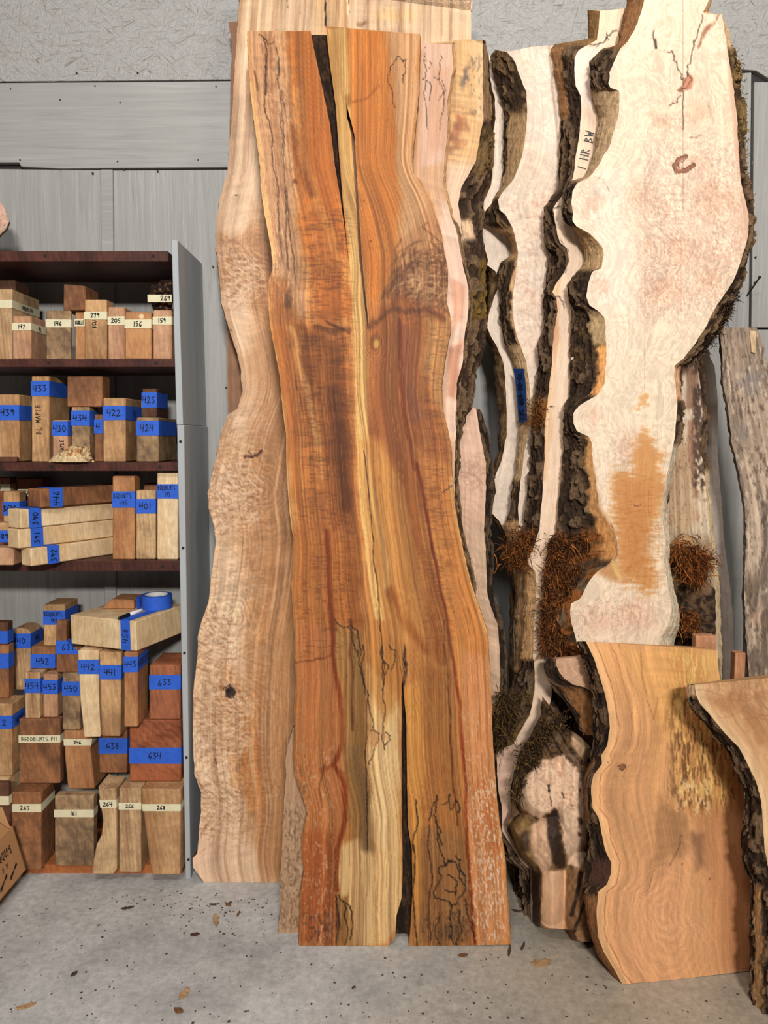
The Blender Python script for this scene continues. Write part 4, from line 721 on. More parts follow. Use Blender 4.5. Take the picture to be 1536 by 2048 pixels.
o = slab('live_edge_plank', 63, [(1320, 706), (1300, fy(2.33))], R5, 2.33, .075, th=.06, base=(222, 198, 168), paint=p_r5, dx=3, dy=3, er=('bark', bark_col(64, (45, 31, 24), (91, 67, 49), (131, 103, 77), peel=((940, 1400, -.1, 1.1, (206, 180, 140)),)), .009, .006),
     br=[(x+6, y) for x, y in R5])
tag(o, 'peeled slab with ragged bark strips, standing behind the right side of the big burl slab', 'slab')
# mossy root lump below it
def relief(name, seed, poly, cfun, k, back, col_fun, dx=3., dy=3., mat=None, rough=.004):
    """carved lump: the front rises and falls over its outline, the back is flat; depth is real"""
    p = np.array(poly, float); x0, x1, y0, y1 = p[:, 0].min(), p[:, 0].max(), p[:, 1].min(), p[:, 1].max()
    y = np.linspace(y0+.5, y1-.5, int((y1-y0)/dy)+1); Ls, Rs = [], []
    for yy in y:
        xs = []
        for (a, b), (c, d) in zip(poly, list(poly[1:])+[poly[0]]):
            if (b > yy) != (d > yy): xs.append(a+(c-a)*(yy-b)/(d-b))
        Ls.append(min(xs)); Rs.append(max(xs))
    L = np.array(Ls)+3*(fbm(y/14, y*0, seed, 3)-.5)*2; R = np.array(Rs)+3*(fbm(y/14, y*0+3, seed, 3)-.5)*2
    nc = int((x1-x0)/dx)+1; u = np.linspace(0, 1, nc); X = L[:, None]*(1-u)+R[:, None]*u; Y = y[:, None]+0*X
    h = cfun(X, Y); h = h+rough*2*(fbm(X/7, Y/12, seed+2, 4)-.5)*(1-cfun.flat(X, Y) if hasattr(cfun, 'flat') else 1)
    e = np.minimum.reduce([X-X[:, :1], X[:, -1:]-X, np.minimum(Y-y0, 400)*1.0]); h = h*np.clip(e/16., 0, 1)**.5
    # each point lies on the ray's own depth plane in front of the back plane
    P = on_plane(X.ravel(), Y.ravel(), 0, k)*0
    a, dyv, dz = ray(X.ravel(), Y.ravel()); cc = back-.012-h.ravel(); t = (cc+CAMH*k)/(dyv-dz*k); P = np.stack([a*t, dyv*t, CAMH+dz*t], -1)
    bL = on_plane(L, y, back, k); bR = on_plane(R, y, back, k); n = len(y)
    pt = Paint(X.ravel(), Y.ravel(), (150, 110, 76), seed); col_fun(pt, (h/ max(h.max(), 1e-6)).ravel()); col = lin(np.clip(pt.c, 0, 255))*GAIN
    q = np.arange((n-1)*nc).reshape(n-1, nc)[:, :-1].ravel(); Q = [np.stack([q, q+nc, q+nc+1, q+1], 1)]; o0 = n*nc; i = np.arange(n-1)
    Q.append(np.stack([i*nc, o0+i, o0+i+1, (i+1)*nc], 1)); Q.append(np.stack([i*nc+nc-1, (i+1)*nc+nc-1, o0+n+i+1, o0+n+i], 1)); Q.append(np.stack([o0+i, o0+n+i, o0+n+i+1, o0+i+1], 1))
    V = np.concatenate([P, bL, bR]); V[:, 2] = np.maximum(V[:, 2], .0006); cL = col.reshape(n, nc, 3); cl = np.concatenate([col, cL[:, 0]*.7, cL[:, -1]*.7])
    return mesh_obj(name, V, np.concatenate(Q), mat or M_BARK, None, cl, np.zeros((len(V), 2)), None, [list(range(nc))[::-1]+[o0, o0+n], list(range((n-1)*nc, n*nc))+[o0+2*n-1, o0+n-1]], smooth=True)
def bumps(lst):
    def f(X, Y):
        h = np.zeros_like(X)
        for cx, cy, rx, ry, hh in lst: h = np.maximum(h, hh*np.sqrt(np.clip(1-((X-cx)/rx)**2-((Y-cy)/ry)**2, 0, 1)))
        return h
    return f
def c_root(p, h):
    p.c[:] = (78, 58, 42); n = fbm(p.x/6, p.y/6, 3, 4); p.put(np.arange(p.n), (116, 90, 64), sst(.48, .65, n)); p.put(np.arange(p.n), (40, 30, 24), sst(.5, .35, n)*.8)
    p.region([(1330, 1085), (1372, 1066), (1396, 1078), (1398, 1090), (1352, 1100)], (206, 170, 126), .95, 4, 4); p.blob(1345, 1160, 18, 26, (196, 158, 112), .9, .4, 4); p.blob(1340, 1268, 26, 26, (206, 196, 180), 0)
    p.blob(1414, 1176, 14, 18, (170, 138, 104), .8, .5, 4)
o = relief('root_lump', 67, [(1334, 1088), (1366, 1066), (1392, 1076), (1402, 1096), (1416, 1112), (1412, 1160), (1430, 1180), (1432, 1290), (1432, 1480), (1342, 1480), (1352, 1280), (1340, 1200), (1330, 1130)], bumps([(1372, 1120, 46, 60, .07), (1392, 1220, 44, 80, .075), (1380, 1330, 60, 90, .072), (1350, 1160, 26, 36, .05), (1385, 1420, 70, 140, .072)]), .07, 2.325, c_root, rough=.008)
V = np.array([v.co for v in o.data.vertices]); dzr = V[:, 2].min()
tag(o, 'dark root lump covered in rusty moss, low behind the edge of the big burl slab', 'root lump')
fl = on_plane(1385, 1480, 2.3, .07)
g = MB(); g.prism([(fl[0]-.05, 2.245, .0006), (fl[0]+.07, 2.245, .0006), (fl[0]+.07, 2.245, fl[2]+.05), (fl[0]-.05, 2.245, fl[2]+.05)], [(fl[0]-.05, 2.31, .0006), (fl[0]+.07, 2.31, .0006), (fl[0]+.07, 2.31, fl[2]+.05), (fl[0]-.05, 2.31, fl[2]+.05)]); g.build('stem', plain('dark_stem', (80, 60, 44)), o, bevel=.01)
bk = [at(x, y, 2.30) for x, y in ((1350, 1100), (1365, 1105), (1385, 1110), (1400, 1118), (1370, 1125), (1390, 1130), (1380, 1150), (1366, 1235), (1372, 1245))]; bk = [(q[0], q[1]-.02, q[2], .016) for q in bk]
tufts('moss', o, bk, 1500, .032, [(158, 88, 36), (128, 70, 30), (94, 56, 30), (176, 110, 50)], 10)

R3L = [(1290, -60), (1289, 0), (1275, 47), (1256, 83), (1241, 98), (1228, 124), (1220, 145), (1217, 167), (1221, 176), (1237, 181), (1239, 190), (1238, 222), (1230, 256), (1220, 290), (1207, 312), (1196, 333), (1179, 354), (1154, 366), (1144, 384), (1143, 406), (1146, 427), (1144, 442), (1153, 453), (1179, 467), (1196, 483), (1206, 498), (1208, 510), (1203, 537), (1185, 543), (1175, 571), (1173, 592), (1179, 611), (1196, 622), (1209, 635), (1212, 673), (1213, 716), (1209, 767), (1198, 787), (1179, 799), (1158, 812), (1147, 827), (1146, 846), (1153, 862), (1178, 874), (1184, 885), (1185, 920), (1194, 979), (1198, 1014), (1217, 1048), (1230, 1073), (1234, 1099), (1222, 1125), (1196, 1142), (1175, 1167), (1162, 1197), (1141, 1207), (1140, 1231), (1147, 1261), (1156, 1296), (1212, 1330), (1226, 1400), (1226, fy(2.14))]
R3B = [(1255, -60), (1251, 10), (1240, 60), (1234, 90), (1205, 100), (1184, 118), (1178, 150), (1182, 190), (1194, 216), (1198, 235), (1191, 280), (1184, 320), (1174, 352), (1140, 366), (1130, 390), (1126, 426), (1130, 440), (1142, 452), (1158, 473), (1167, 498), (1169, 520), (1164, 534), (1150, 548), (1136, 571), (1136, 595), (1145, 622), (1141, 673), (1140, 725), (1140, 784), (1131, 812), (1129, 845), (1128, 885), (1123, 950), (1117, 1000), (1111, 1060), (1095, 1090), (1091, 1130), (1089, 1163), (1085, 1206), (1083, 1248), (1083, 1296), (1098, 1310), (1203, 1338), (1208, 1420), (1208, fy(2.14))]
R3R = [(1424, -60), (1417, 0), (1406, 24), (1408, 27), (1443, 22), (1448, 55), (1453, 85), (1455, 100), (1460, 128), (1466, 171), (1474, 235), (1477, 299), (1482, 363), (1490, 397), (1497, 427), (1497, 470), (1493, 485), (1480, 528), (1466, 562), (1452, 585), (1432, 614), (1410, 656), (1390, 688), (1366, 718), (1349, 732), (1348, 745), (1350, 767), (1354, 806), (1353, 840), (1349, 880), (1343, 907), (1333, 958), (1326, 992), (1324, 1039), (1331, 1078), (1328, 1120), (1335, 1167), (1343, 1219), (1334, 1253), (1320, 1275), (1310, 1400), (1310, fy(2.14))]
R3RB = [(1424, -60), (1420, 0), (1412, 24), (1430, 30), (1452, 60), (1458, 85), (1467, 98), (1474, 128), (1479, 171), (1485, 235), (1487, 299), (1492, 363), (1498, 397), (1502, 427), (1502, 470), (1500, 485), (1491, 528), (1480, 562), (1469, 600), (1455, 632), (1440, 660), (1410, 700), (1385, 722), (1362, 738), (1358, 760), (1360, 790), (1362, 806), (1362, 850), (1356, 880), (1349, 907), (1339, 958), (1332, 992), (1330, 1039), (1338, 1078), (1336, 1120), (1345, 1167), (1358, 1219), (1362, 1253), (1352, 1275), (1322, 1400), (1320, fy(2.14))]
def p_r3(p):
    p.c[:] = (233, 208, 178)
    p.region([(1280, -60), (1440, -60), (1440, 100), (1250, 110)], (240, 216, 184), .8, 20); p.region([(1140, 360), (1240, 340), (1290, 620), (1180, 620)], (240, 218, 194), .7, 20); p.region([(1290, 280), (1500, 300), (1500, 500), (1430, 620), (1290, 640)], (232, 200, 174), .75, 24)
    for x, y, rx, ry in ((1282, 395, 44, 40), (1330, 418, 26, 28), (1318, 240, 34, 24), (1395, 225, 46, 40), (1370, 500, 90, 60), (1420, 400, 60, 70), (1330, 580, 70, 50), (1390, 330, 50, 30), (1205, 570, 22, 20), (1300, 490, 18, 14), (1190, 400, 30, 20), (1420, 560, 40, 50), (1190, 835, 34, 30), (1256, 900, 34, 44), (1200, 1240, 50, 40), (1270, 1230, 60, 50)):
        p.blob(x, y, rx, ry, (216, 168, 138), .6, .9, 14)
    for x, y, rx, ry in ((1282, 398, 26, 24), (1331, 420, 16, 18), (1300, 240, 14, 10), (1207, 572, 8, 8), (1372, 300, 20, 14)): p.rings(x, y, rx, ry, .3, .07, 2.0, 10)
    p.swirl(.06, 9, 62, 2.0); p.swirl(.09, 11, 40, 2.2, (1290, 280, 1490, 640)); p.specks((1270, 350, 1490, 640), (186, 132, 106), .62, .5, 3, 3); p.specks((1280, 205, 1440, 265), (200, 150, 124), .62, .4, 3, 3); p.specks((1150, 1190, 1290, 1260), (186, 136, 112), .6, .6, 4, 4); p.specks((1225, 870, 1290, 940), (180, 130, 100), .55, .6, 4, 4)
    p.fan(1260, 400, 2.5, 3.7, 60, 118, 40, (206, 166, 136), .5, 1.6); p.fan(1380, 450, -.9, .9, 70, 125, 60, (214, 168, 142), .45, 1.8); p.fan(1230, 570, 2.6, 3.7, 24, 60, 20, (206, 164, 134), .4, 1.4); p.fan(1190, 1235, 2.3, 4, 24, 56, 20, (206, 168, 146), .4, 1.4)
    # planks glued by the sawyer's passes: very slight tone steps
    for x0, x1, cc in ((1130, 1288, (244, 222, 198)), (1364, 1420, (230, 202, 176))): p.region([(x0, -60), (x1, -60), (x1, 1300), (x0, 1300)], cc, .16, 1.5, 0)
    p.stroke([(1290, 330), (1289, 780)], 1.2, (176, 130, 98), .45, .8); p.stroke([(1366, -60), (1366, 420)], 1.3, (150, 104, 76), .6, .8); p.stroke([(1363, 420), (1362, 620)], 1, (190, 140, 110), .5)
    OR = (204, 138, 72)
    p.region([(1284, 855), (1300, 870), (1330, 912), (1318, 940), (1330, 962), (1328, 1000), (1310, 1045), (1292, 1070), (1300, 1120), (1316, 1150), (1312, 1178), (1284, 1182), (1262, 1166), (1236, 1160), (1232, 1060), (1222, 960), (1226, 945), (1262, 944), (1266, 900)], OR, .88, 13, 16, 16, 4); p.region([(1236, 960), (1300, 960), (1300, 1150), (1240, 1150)], (192, 122, 60), .5, 26, 24, 26, 5)
    p.region([(1282, 786), (1298, 790), (1294, 806), (1300, 812), (1262, 818), (1280, 806)], (216, 158, 92), .85, 4, 10, 6, 5); p.region([(1195, 1015), (1232, 1060), (1240, 1160), (1200, 1150), (1180, 1120)], (190, 136, 82), .9, 8, 8); p.region([(1180, 890), (1192, 970), (1202, 1020), (1190, 1030), (1178, 930)], (176, 124, 78), .5, 6)
    p.specks((1230, 940, 1330, 1180), (176, 108, 52), .6, .5, 14, 2.2); p.stroke([(1222, 1050), (1234, 1080), (1236, 1110), (1222, 1128), (1206, 1130)], 1.6, (110, 70, 40), .7, .8, 4); p.stroke([(1214, 1100), (1226, 1120), (1240, 1150)], 6, (232, 196, 110), .6, .7, 5); p.blob(1210, 1130, 6, 5, (90, 60, 40), .8); p.wiggle([(1268, 1010), (1276, 1012), (1284, 1008)], (120, 74, 40), 1.3, 2)
    p.grain(p.u, .05, 40, .0016); p.grain(p.u, .04, 130, .003, 4)
    for i, q in enumerate(([(1308, 60), (1310, 84), (1313, 96)], [(1336, 104), (1346, 106), (1347, 120), (1356, 140), (1362, 156), (1368, 156)], [(1388, 80), (1384, 108), (1377, 128), (1374, 150)], [(1404, 30), (1396, 60), (1388, 90)], [(1362, 190), (1352, 206), (1338, 212)], [(1366, 156), (1366, 260)])): p.wiggle(q, (84, 52, 38), 1.7, 4, .85, 100+i)
    p.stroke([(1440, 26), (1420, 50), (1408, 66), (1396, 92)], 6, (150, 92, 62), .8, .8, 6, breakup=.35); p.stroke([(1310, 80), (1312, 96)], 4, (70, 46, 36), .9, .6)
    p.blob(1376, 165, 11, 20, (198, 128, 92), .95, .3, 4, .5); p.blob(1362, 180, 9, 6, (150, 92, 62), .95, .4, 3); p.wiggle([(1376, 146), (1366, 168), (1358, 182), (1372, 178), (1384, 160), (1376, 146)], (96, 58, 40), 1.6, 2, .9, 120)
    p.stroke([(1372, 312), (1358, 318), (1348, 334), (1356, 343), (1374, 340), (1388, 330)], 5, (150, 92, 60), .95, .4, 2); p.wiggle([(1374, 309), (1356, 314), (1345, 332), (1352, 347), (1374, 344), (1391, 331), (1386, 326), (1372, 336), (1358, 336), (1356, 330), (1376, 314), (1374, 309)], (80, 48, 34), 1.5, 1.5, .9, 121)
    p.wiggle([(1380, 275), (1394, 276), (1404, 268)], (150, 96, 70), 1.3, 2, .8, 122); p.wiggle([(1190, 352), (1208, 360), (1220, 384)], (150, 110, 86), 1.2, 2, .7, 123); p.blob(1192, 384, 8, 16, (170, 150, 140), .5, .8, 5); p.blob(1234, 392, 5, 10, (170, 160, 156), .5, .8, 5); p.blob(1416, 216, 2, 2, (60, 40, 30), .9); p.blob(1424, 125, 2.2, 2, (110, 60, 40), .9)
    p.region([(1452, 96), (1466, 96), (1484, 300), (1500, 400), (1500, 480), (1488, 480), (1484, 400), (1470, 300)], (214, 170, 140), .85, 4, 4)
o = slab('live_edge_plank', 71, R3L, R3R, 2.14, .075, th=.07, base=(238, 214, 188), paint=p_r3, dx=2.3, dy=2.7, bl=R3B, br=R3RB, K=12, jit=1.6,
     el=('bark', bark_col(72, (39, 28, 21), (80, 60, 42), (122, 98, 73), moss=((1060, 1340, (136, 80, 36), .95), (640, 720, (120, 92, 54), .5)), peel=((-70, 96, -.1, 1.1, (120, 84, 54)), (178, 362, -.1, 1.1, (150, 124, 94)), (454, 540, -.1, 1.1, (158, 128, 92)), (624, 690, -.1, .35, (156, 130, 96)), (690, 790, -.1, .22, (196, 140, 84)), (870, 1060, -.1, .16, (160, 116, 74)), (1040, 1120, -.1, .2, (160, 112, 66)))), .012, .010),
     er=('bark', bark_col(73, (42, 30, 22), (85, 63, 44), (136, 108, 78), moss=((100, 300, (150, 120, 62), .5),), peel=((-60, 96, -.1, 1.1, (196, 160, 120)), (735, 800, -.1, .7, (190, 146, 110)), (890, 1400, -.1, 1.1, (232, 212, 180)))), .010, .008))
tag(o, 'big pale burl slab with an orange stain low down and a hook shaped knot', 'slab')
r3 = o
def along(bl_, yy, c, k, off=.0): 
    return [tuple(on_plane(I(bl_, np.array([q]))[0]+off, q, c, k)) for q in yy]
cb3 = 2.14+.03
ms = []
for q in np.arange(1078, 1310, 7.):
    xa, xb = I(R3B, np.array([q]))[0], I(R3L, np.array([q]))[0]
    for t in (.1, .3, .5, .68):
        if t > .5 and q < 1190: continue
        p_ = on_plane(xa+(xb-xa)*t, q, cb3+.03*(1-t), .075); ms.append((p_[0], p_[1]-.008, p_[2], .011))
tufts('moss', r3, ms, 5200, .026, [(150, 84, 36), (122, 68, 30), (86, 52, 30), (170, 104, 48), (70, 44, 28)], 11)
ms = [(*on_plane(I(R3RB, np.array([q]))[0]-1, q, 2.18, .075), .008) for q in np.arange(100, 400, 6.)]; tufts('moss', r3, ms, 600, .010, [(150, 118, 60), (90, 66, 40), (196, 160, 90)], 12, (.5, -1, .1), .0012)
ms = [(*on_plane(I(R3RB, np.array([q]))[0]-8, q, 2.17, .075), .010) for q in np.arange(590, 730, 4.)]; tufts('lichen', r3, ms, 900, .012, [(66, 48, 36), (40, 30, 24), (90, 68, 48)], 13, (.5, -1, .1), .0016)
# grey weathered board at the right border
def p_r6(p):
    p.c[:] = (158, 136, 116); n = fbm(p.u*9, p.y/120, 3, 4); p.put(np.arange(p.n), (196, 172, 148), sst(.5, .7, n)*.8); p.put(np.arange(p.n), (96, 84, 76), sst(.48, .3, n)*.8)
    p.region([(1440, 660), (1536, 660), (1536, 1000), (1480, 960)], (176, 148, 124), .5, 24, 20); p.blob(1500, 760, 40, 50, (128, 122, 120), .6, .9, 20); p.blob(1485, 860, 26, 40, (130, 122, 116), .5, .9, 16); p.blob(1512, 1240, 24, 30, (190, 140, 116), .5, .9, 12)
    p.specks((1430, 650, 1600, 1400), (206, 182, 156), .58, .7, 5, 16); p.specks((1430, 650, 1600, 1400), (84, 70, 60), .62, .7, 3, 14); p.grain(p.u, .25, 26, .004); p.specks((1470, 1150, 1600, 1400), (88, 70, 56), .5, .6, 8, 40)
R6L = [(1440, 655), (1444, 699), (1446, 763), (1457, 827), (1463, 870), (1461, 882), (1467, 900), (1478, 949), (1489, 1005), (1492, 1050), (1491, 1099), (1489, 1184), (1491, 1268), (1499, 1358), (1510, fy(2.19))]
o = slab('live_edge_plank', 81, R6L, [(1512, 655), (1521, 673), (1540, 740), (1580, 900), (1610, 1100), (1625, fy(2.19))], 2.19, .10, th=.045, base=(158, 136, 116), paint=p_r6, mat=M_GREY, dx=2.4, dy=3, jit=2., bl=[(x-3, y) for x, y in R6L],
     el=('wood', bark_col(82, (52, 43, 37), (98, 82, 67), (139, 119, 98)), .004, .004))
tag(o, 'grey weathered board leaning on the wall, half out of view', 'board')
g = MB(); a = at(1496, 667, 2.19+.2); g.prism([(a[0], a[1]-.03, a[2]-.06), (a[0]+.012, a[1]-.03, a[2]-.065), (a[0]+.016, a[1]-.02, a[2]+.004), (a[0]-.004, a[1]-.02, a[2]+.006)], [(a[0], a[1]-.01, a[2]-.06), (a[0]+.012, a[1]-.01, a[2]-.065), (a[0]+.016, a[1]+.0, a[2]+.004), (a[0]-.004, a[1]+.0, a[2]+.006)])
g.build('splinter', timber('pale_splinter', (222, 196, 156), (186, 154, 116), (160, 126, 92)), o)

# two offcut posts behind the short slab
for (xa, xb, yt, Y, lab) in ((1392, 1433, 1272, 2.204, 'pinkish sawn post end showing just above the short wide slab'), (1471, 1492, 1306, 2.204, 'small reddish post between the grey board and the curved front slab')):
    a = at(xa, yt, Y); b = at(xb, yt, Y); g = MB(); g.box((a[0], Y, .0006), (b[0], Y+.03, a[2])); tag(g.build('wood_post', timber('pink_post', (206, 152, 112), (170, 112, 76), (150, 96, 64)), bevel=.002), lab, 'post', 'offcut posts at the back right')

# chunk behind the short slab, resting on the burl
def p_f0(p): p.c[:] = (208, 164, 130); p.grain(p.u, .1, 20); p.swirl(.05, 7, 30); p.specks((1100, 1310, 1180, 1380), (170, 120, 90), .6, .5, 4, 4)
F0L = [(1113, 1316), (1111, 1326), (1119, 1345), (1130, 1358), (1145, 1369), (1166, 1374), (1186, 1384), (1200, 1420), (1204, 1470)]
F0B = [(1098, 1316), (1086, 1328), (1088, 1342), (1094, 1358), (1106, 1376), (1124, 1398), (1140, 1420), (1156, 1446), (1168, 1470)]
o = slab('live_edge_plank', 87, F0L, [(1270, 1316), (1270, 1470)], 2.118, .05, th=.034, base=(208, 164, 130), paint=p_f0, dx=2.5, dy=2.5, bl=F0B, K=10, top=[(1113, 2), (1172, -4), (1270, -10)],
     el=('bark', bark_col(88, (34, 24, 18), (78, 55, 37), (122, 95, 67), peel=((1376, 1500, .1, .7, (116, 78, 46)),)), .008, .012))
tag(o, 'bark edged chunk with a pinkish cut top, wedged behind the short wide slab', 'slab')

# burl root end standing on two feet
def c_burl(p, h):
    p.c[:] = (120, 90, 62); n = fbm(p.x/9, p.y/14, 5, 4); al = np.arange(p.n); p.put(al, (160, 124, 86), sst(.5, .68, n)); p.put(al, (62, 44, 32), sst(.5, .34, n)*.8)
    p.region([(1000, 1400), (1180, 1400), (1176, 1530), (1120, 1500), (1075, 1530), (1040, 1590), (1020, 1640), (1000, 1620)], (84, 62, 42), .9, 8, 8); m = fbm(p.x/4, p.y/5, 8, 3); k = (p.y < 1600)*sst(.5, .62, m); p.put(al, (44, 32, 24), k*.8); p.put(al, (128, 96, 58), (p.y < 1600)*sst(.56, .4, m)*.5)
    p.stroke([(1100, 1440), (1125, 1490), (1155, 1530), (1172, 1580)], 9, (112, 86, 62), .8, .7, 5); p.stroke([(1092, 1450), (1118, 1500), (1150, 1545)], 3, (40, 28, 20), .8, .7, 3); p.stroke([(1112, 1450), (1136, 1494), (1164, 1530)], 2.5, (40, 28, 20), .8, .7, 3)
    p.region([(1118, 1512), (1128, 1509), (1142, 1526), (1160, 1546), (1168, 1580), (1172, 1640), (1178, 1700), (1162, 1735), (1138, 1725), (1128, 1690), (1122, 1640), (1106, 1625), (1084, 1636), (1064, 1628), (1042, 1616), (1036, 1600), (1046, 1556), (1068, 1535), (1080, 1538), (1084, 1520)], (228, 192, 160), .97, 3, 5, 8, 8)
    p.region([(1146, 1462), (1162, 1450), (1178, 1470), (1182, 1500), (1174, 1526), (1156, 1510), (1144, 1486)], (196, 158, 122), .95, 3, 4); p.specks((1040, 1510, 1160, 1630), (176, 126, 98), .6, .5, 3, 3)
    p.stroke([(1097, 1572), (1098, 1583)], 3, (40, 26, 20), .95, .4, 2); p.stroke([(1101, 1594), (1103, 1612)], 1.4, (60, 40, 30), .9); p.stroke([(1124, 1585), (1128, 1596)], 1.8, (60, 40, 30), .9); p.blob(1160, 1578, 4, 4, (96, 58, 36), .8); p.blob(1161, 1642, 8, 9, (70, 44, 30), .8, .6, 4); p.blob(1158, 1668, 6, 7, (70, 44, 30), .8, .6, 4); p.blob(1142, 1612, 3, 2, (100, 64, 40), .8)
    p.region([(1092, 1630), (1114, 1617), (1120, 1640), (1122, 1680), (1134, 1730), (1118, 1738), (1104, 1720), (1094, 1670)], (58, 42, 32), .97, 4, 6, 6, 8)
    p.region([(1060, 1650), (1092, 1640), (1098, 1690), (1106, 1735), (1086, 1750), (1068, 1720), (1062, 1690)], (214, 172, 138), .95, 4, 5)
    p.region([(1020, 1640), (1060, 1620), (1064, 1700), (1074, 1740), (1060, 1742), (1036, 1700)], (150, 116, 70), .8, 6, 8); p.region([(1038, 1670), (1056, 1660), (1062, 1710), (1044, 1705)], (70, 50, 36), .85, 5, 8)
    p.region([(1085, 1743), (1134, 1741), (1132, 1860), (1080, 1860)], (216, 168, 128), .97, 3, 3); p.region([(1062, 1740), (1084, 1745), (1080, 1860), (1062, 1850)], (82, 58, 40), .95, 3, 4); p.region([(1134, 1741), (1175, 1740), (1190, 1885), (1130, 1885)], (138, 98, 64), .9, 4, 5); p.stroke([(1160, 1748), (1152, 1800), (1142, 1830)], 6, (50, 34, 26), .9, .6, 4); p.stroke([(1172, 1800), (1156, 1840), (1148, 1862)], 5, (50, 34, 26), .9, .6, 3)
    p.grain((p.x-1000)/200, .14, 40, .004)
def h_burl(X, Y):
    b = bumps([(1090, 1580, 62, 72, .135), (1090, 1480, 76, 80, .10), (1145, 1600, 44, 130, .12), (1150, 1490, 40, 60, .09), (1060, 1690, 50, 70, .11), (1100, 1690, 60, 80, .12), (1106, 1800, 44, 100, .115), (1155, 1810, 40, 120, .13), (1110, 1860, 60, 60, .10), (1160, 1880, 50, 50, .135)])(X, Y)
    cut = ((X-1088)/58)**2+((Y-1572)/68)**2 < 1                      # the sawn round face
    return np.where(cut, np.minimum(b, .108), b)
h_burl.flat = lambda X, Y: np.maximum(.93*(((X-1088)/58)**2+((Y-1572)/68)**2 < 1), .85*((Y > 1741) & (X > 1084) & (X < 1134)))
o = relief('burl_root', 91, [(1086, 1392), (1108, 1425), (1134, 1455), (1166, 1478), (1184, 1496), (1186, 1560), (1190, 1640), (1194, 1760), (1196, 1884), (1150, 1884), (1138, 1880), (1130, 1858), (1080, 1857), (1066, 1846), (1063, 1735), (1040, 1712), (1016, 1664), (1012, 1650), (1022, 1625), (1026, 1560), (1036, 1510), (1060, 1470), (1080, 1430)], h_burl, .05, 2.205, c_burl, dx=2.2, dy=2.4, mat=M_EDGE, rough=.007)
tag(o, 'knobbly burl root with a pale round sawn face, standing on two feet on the floor', 'burl')
bk = [(*at(x, y, 2.125), .012) for x, y in ((1060, 1500), (1075, 1490), (1050, 1530), (1040, 1560), (1034, 1590), (1085, 1470), (1100, 1455), (1065, 1520), (1120, 1440), (1050, 1510))]
tufts('moss', o, bk, 1300, .016, [(96, 70, 38), (60, 44, 30), (122, 90, 46), (44, 32, 24)], 14)

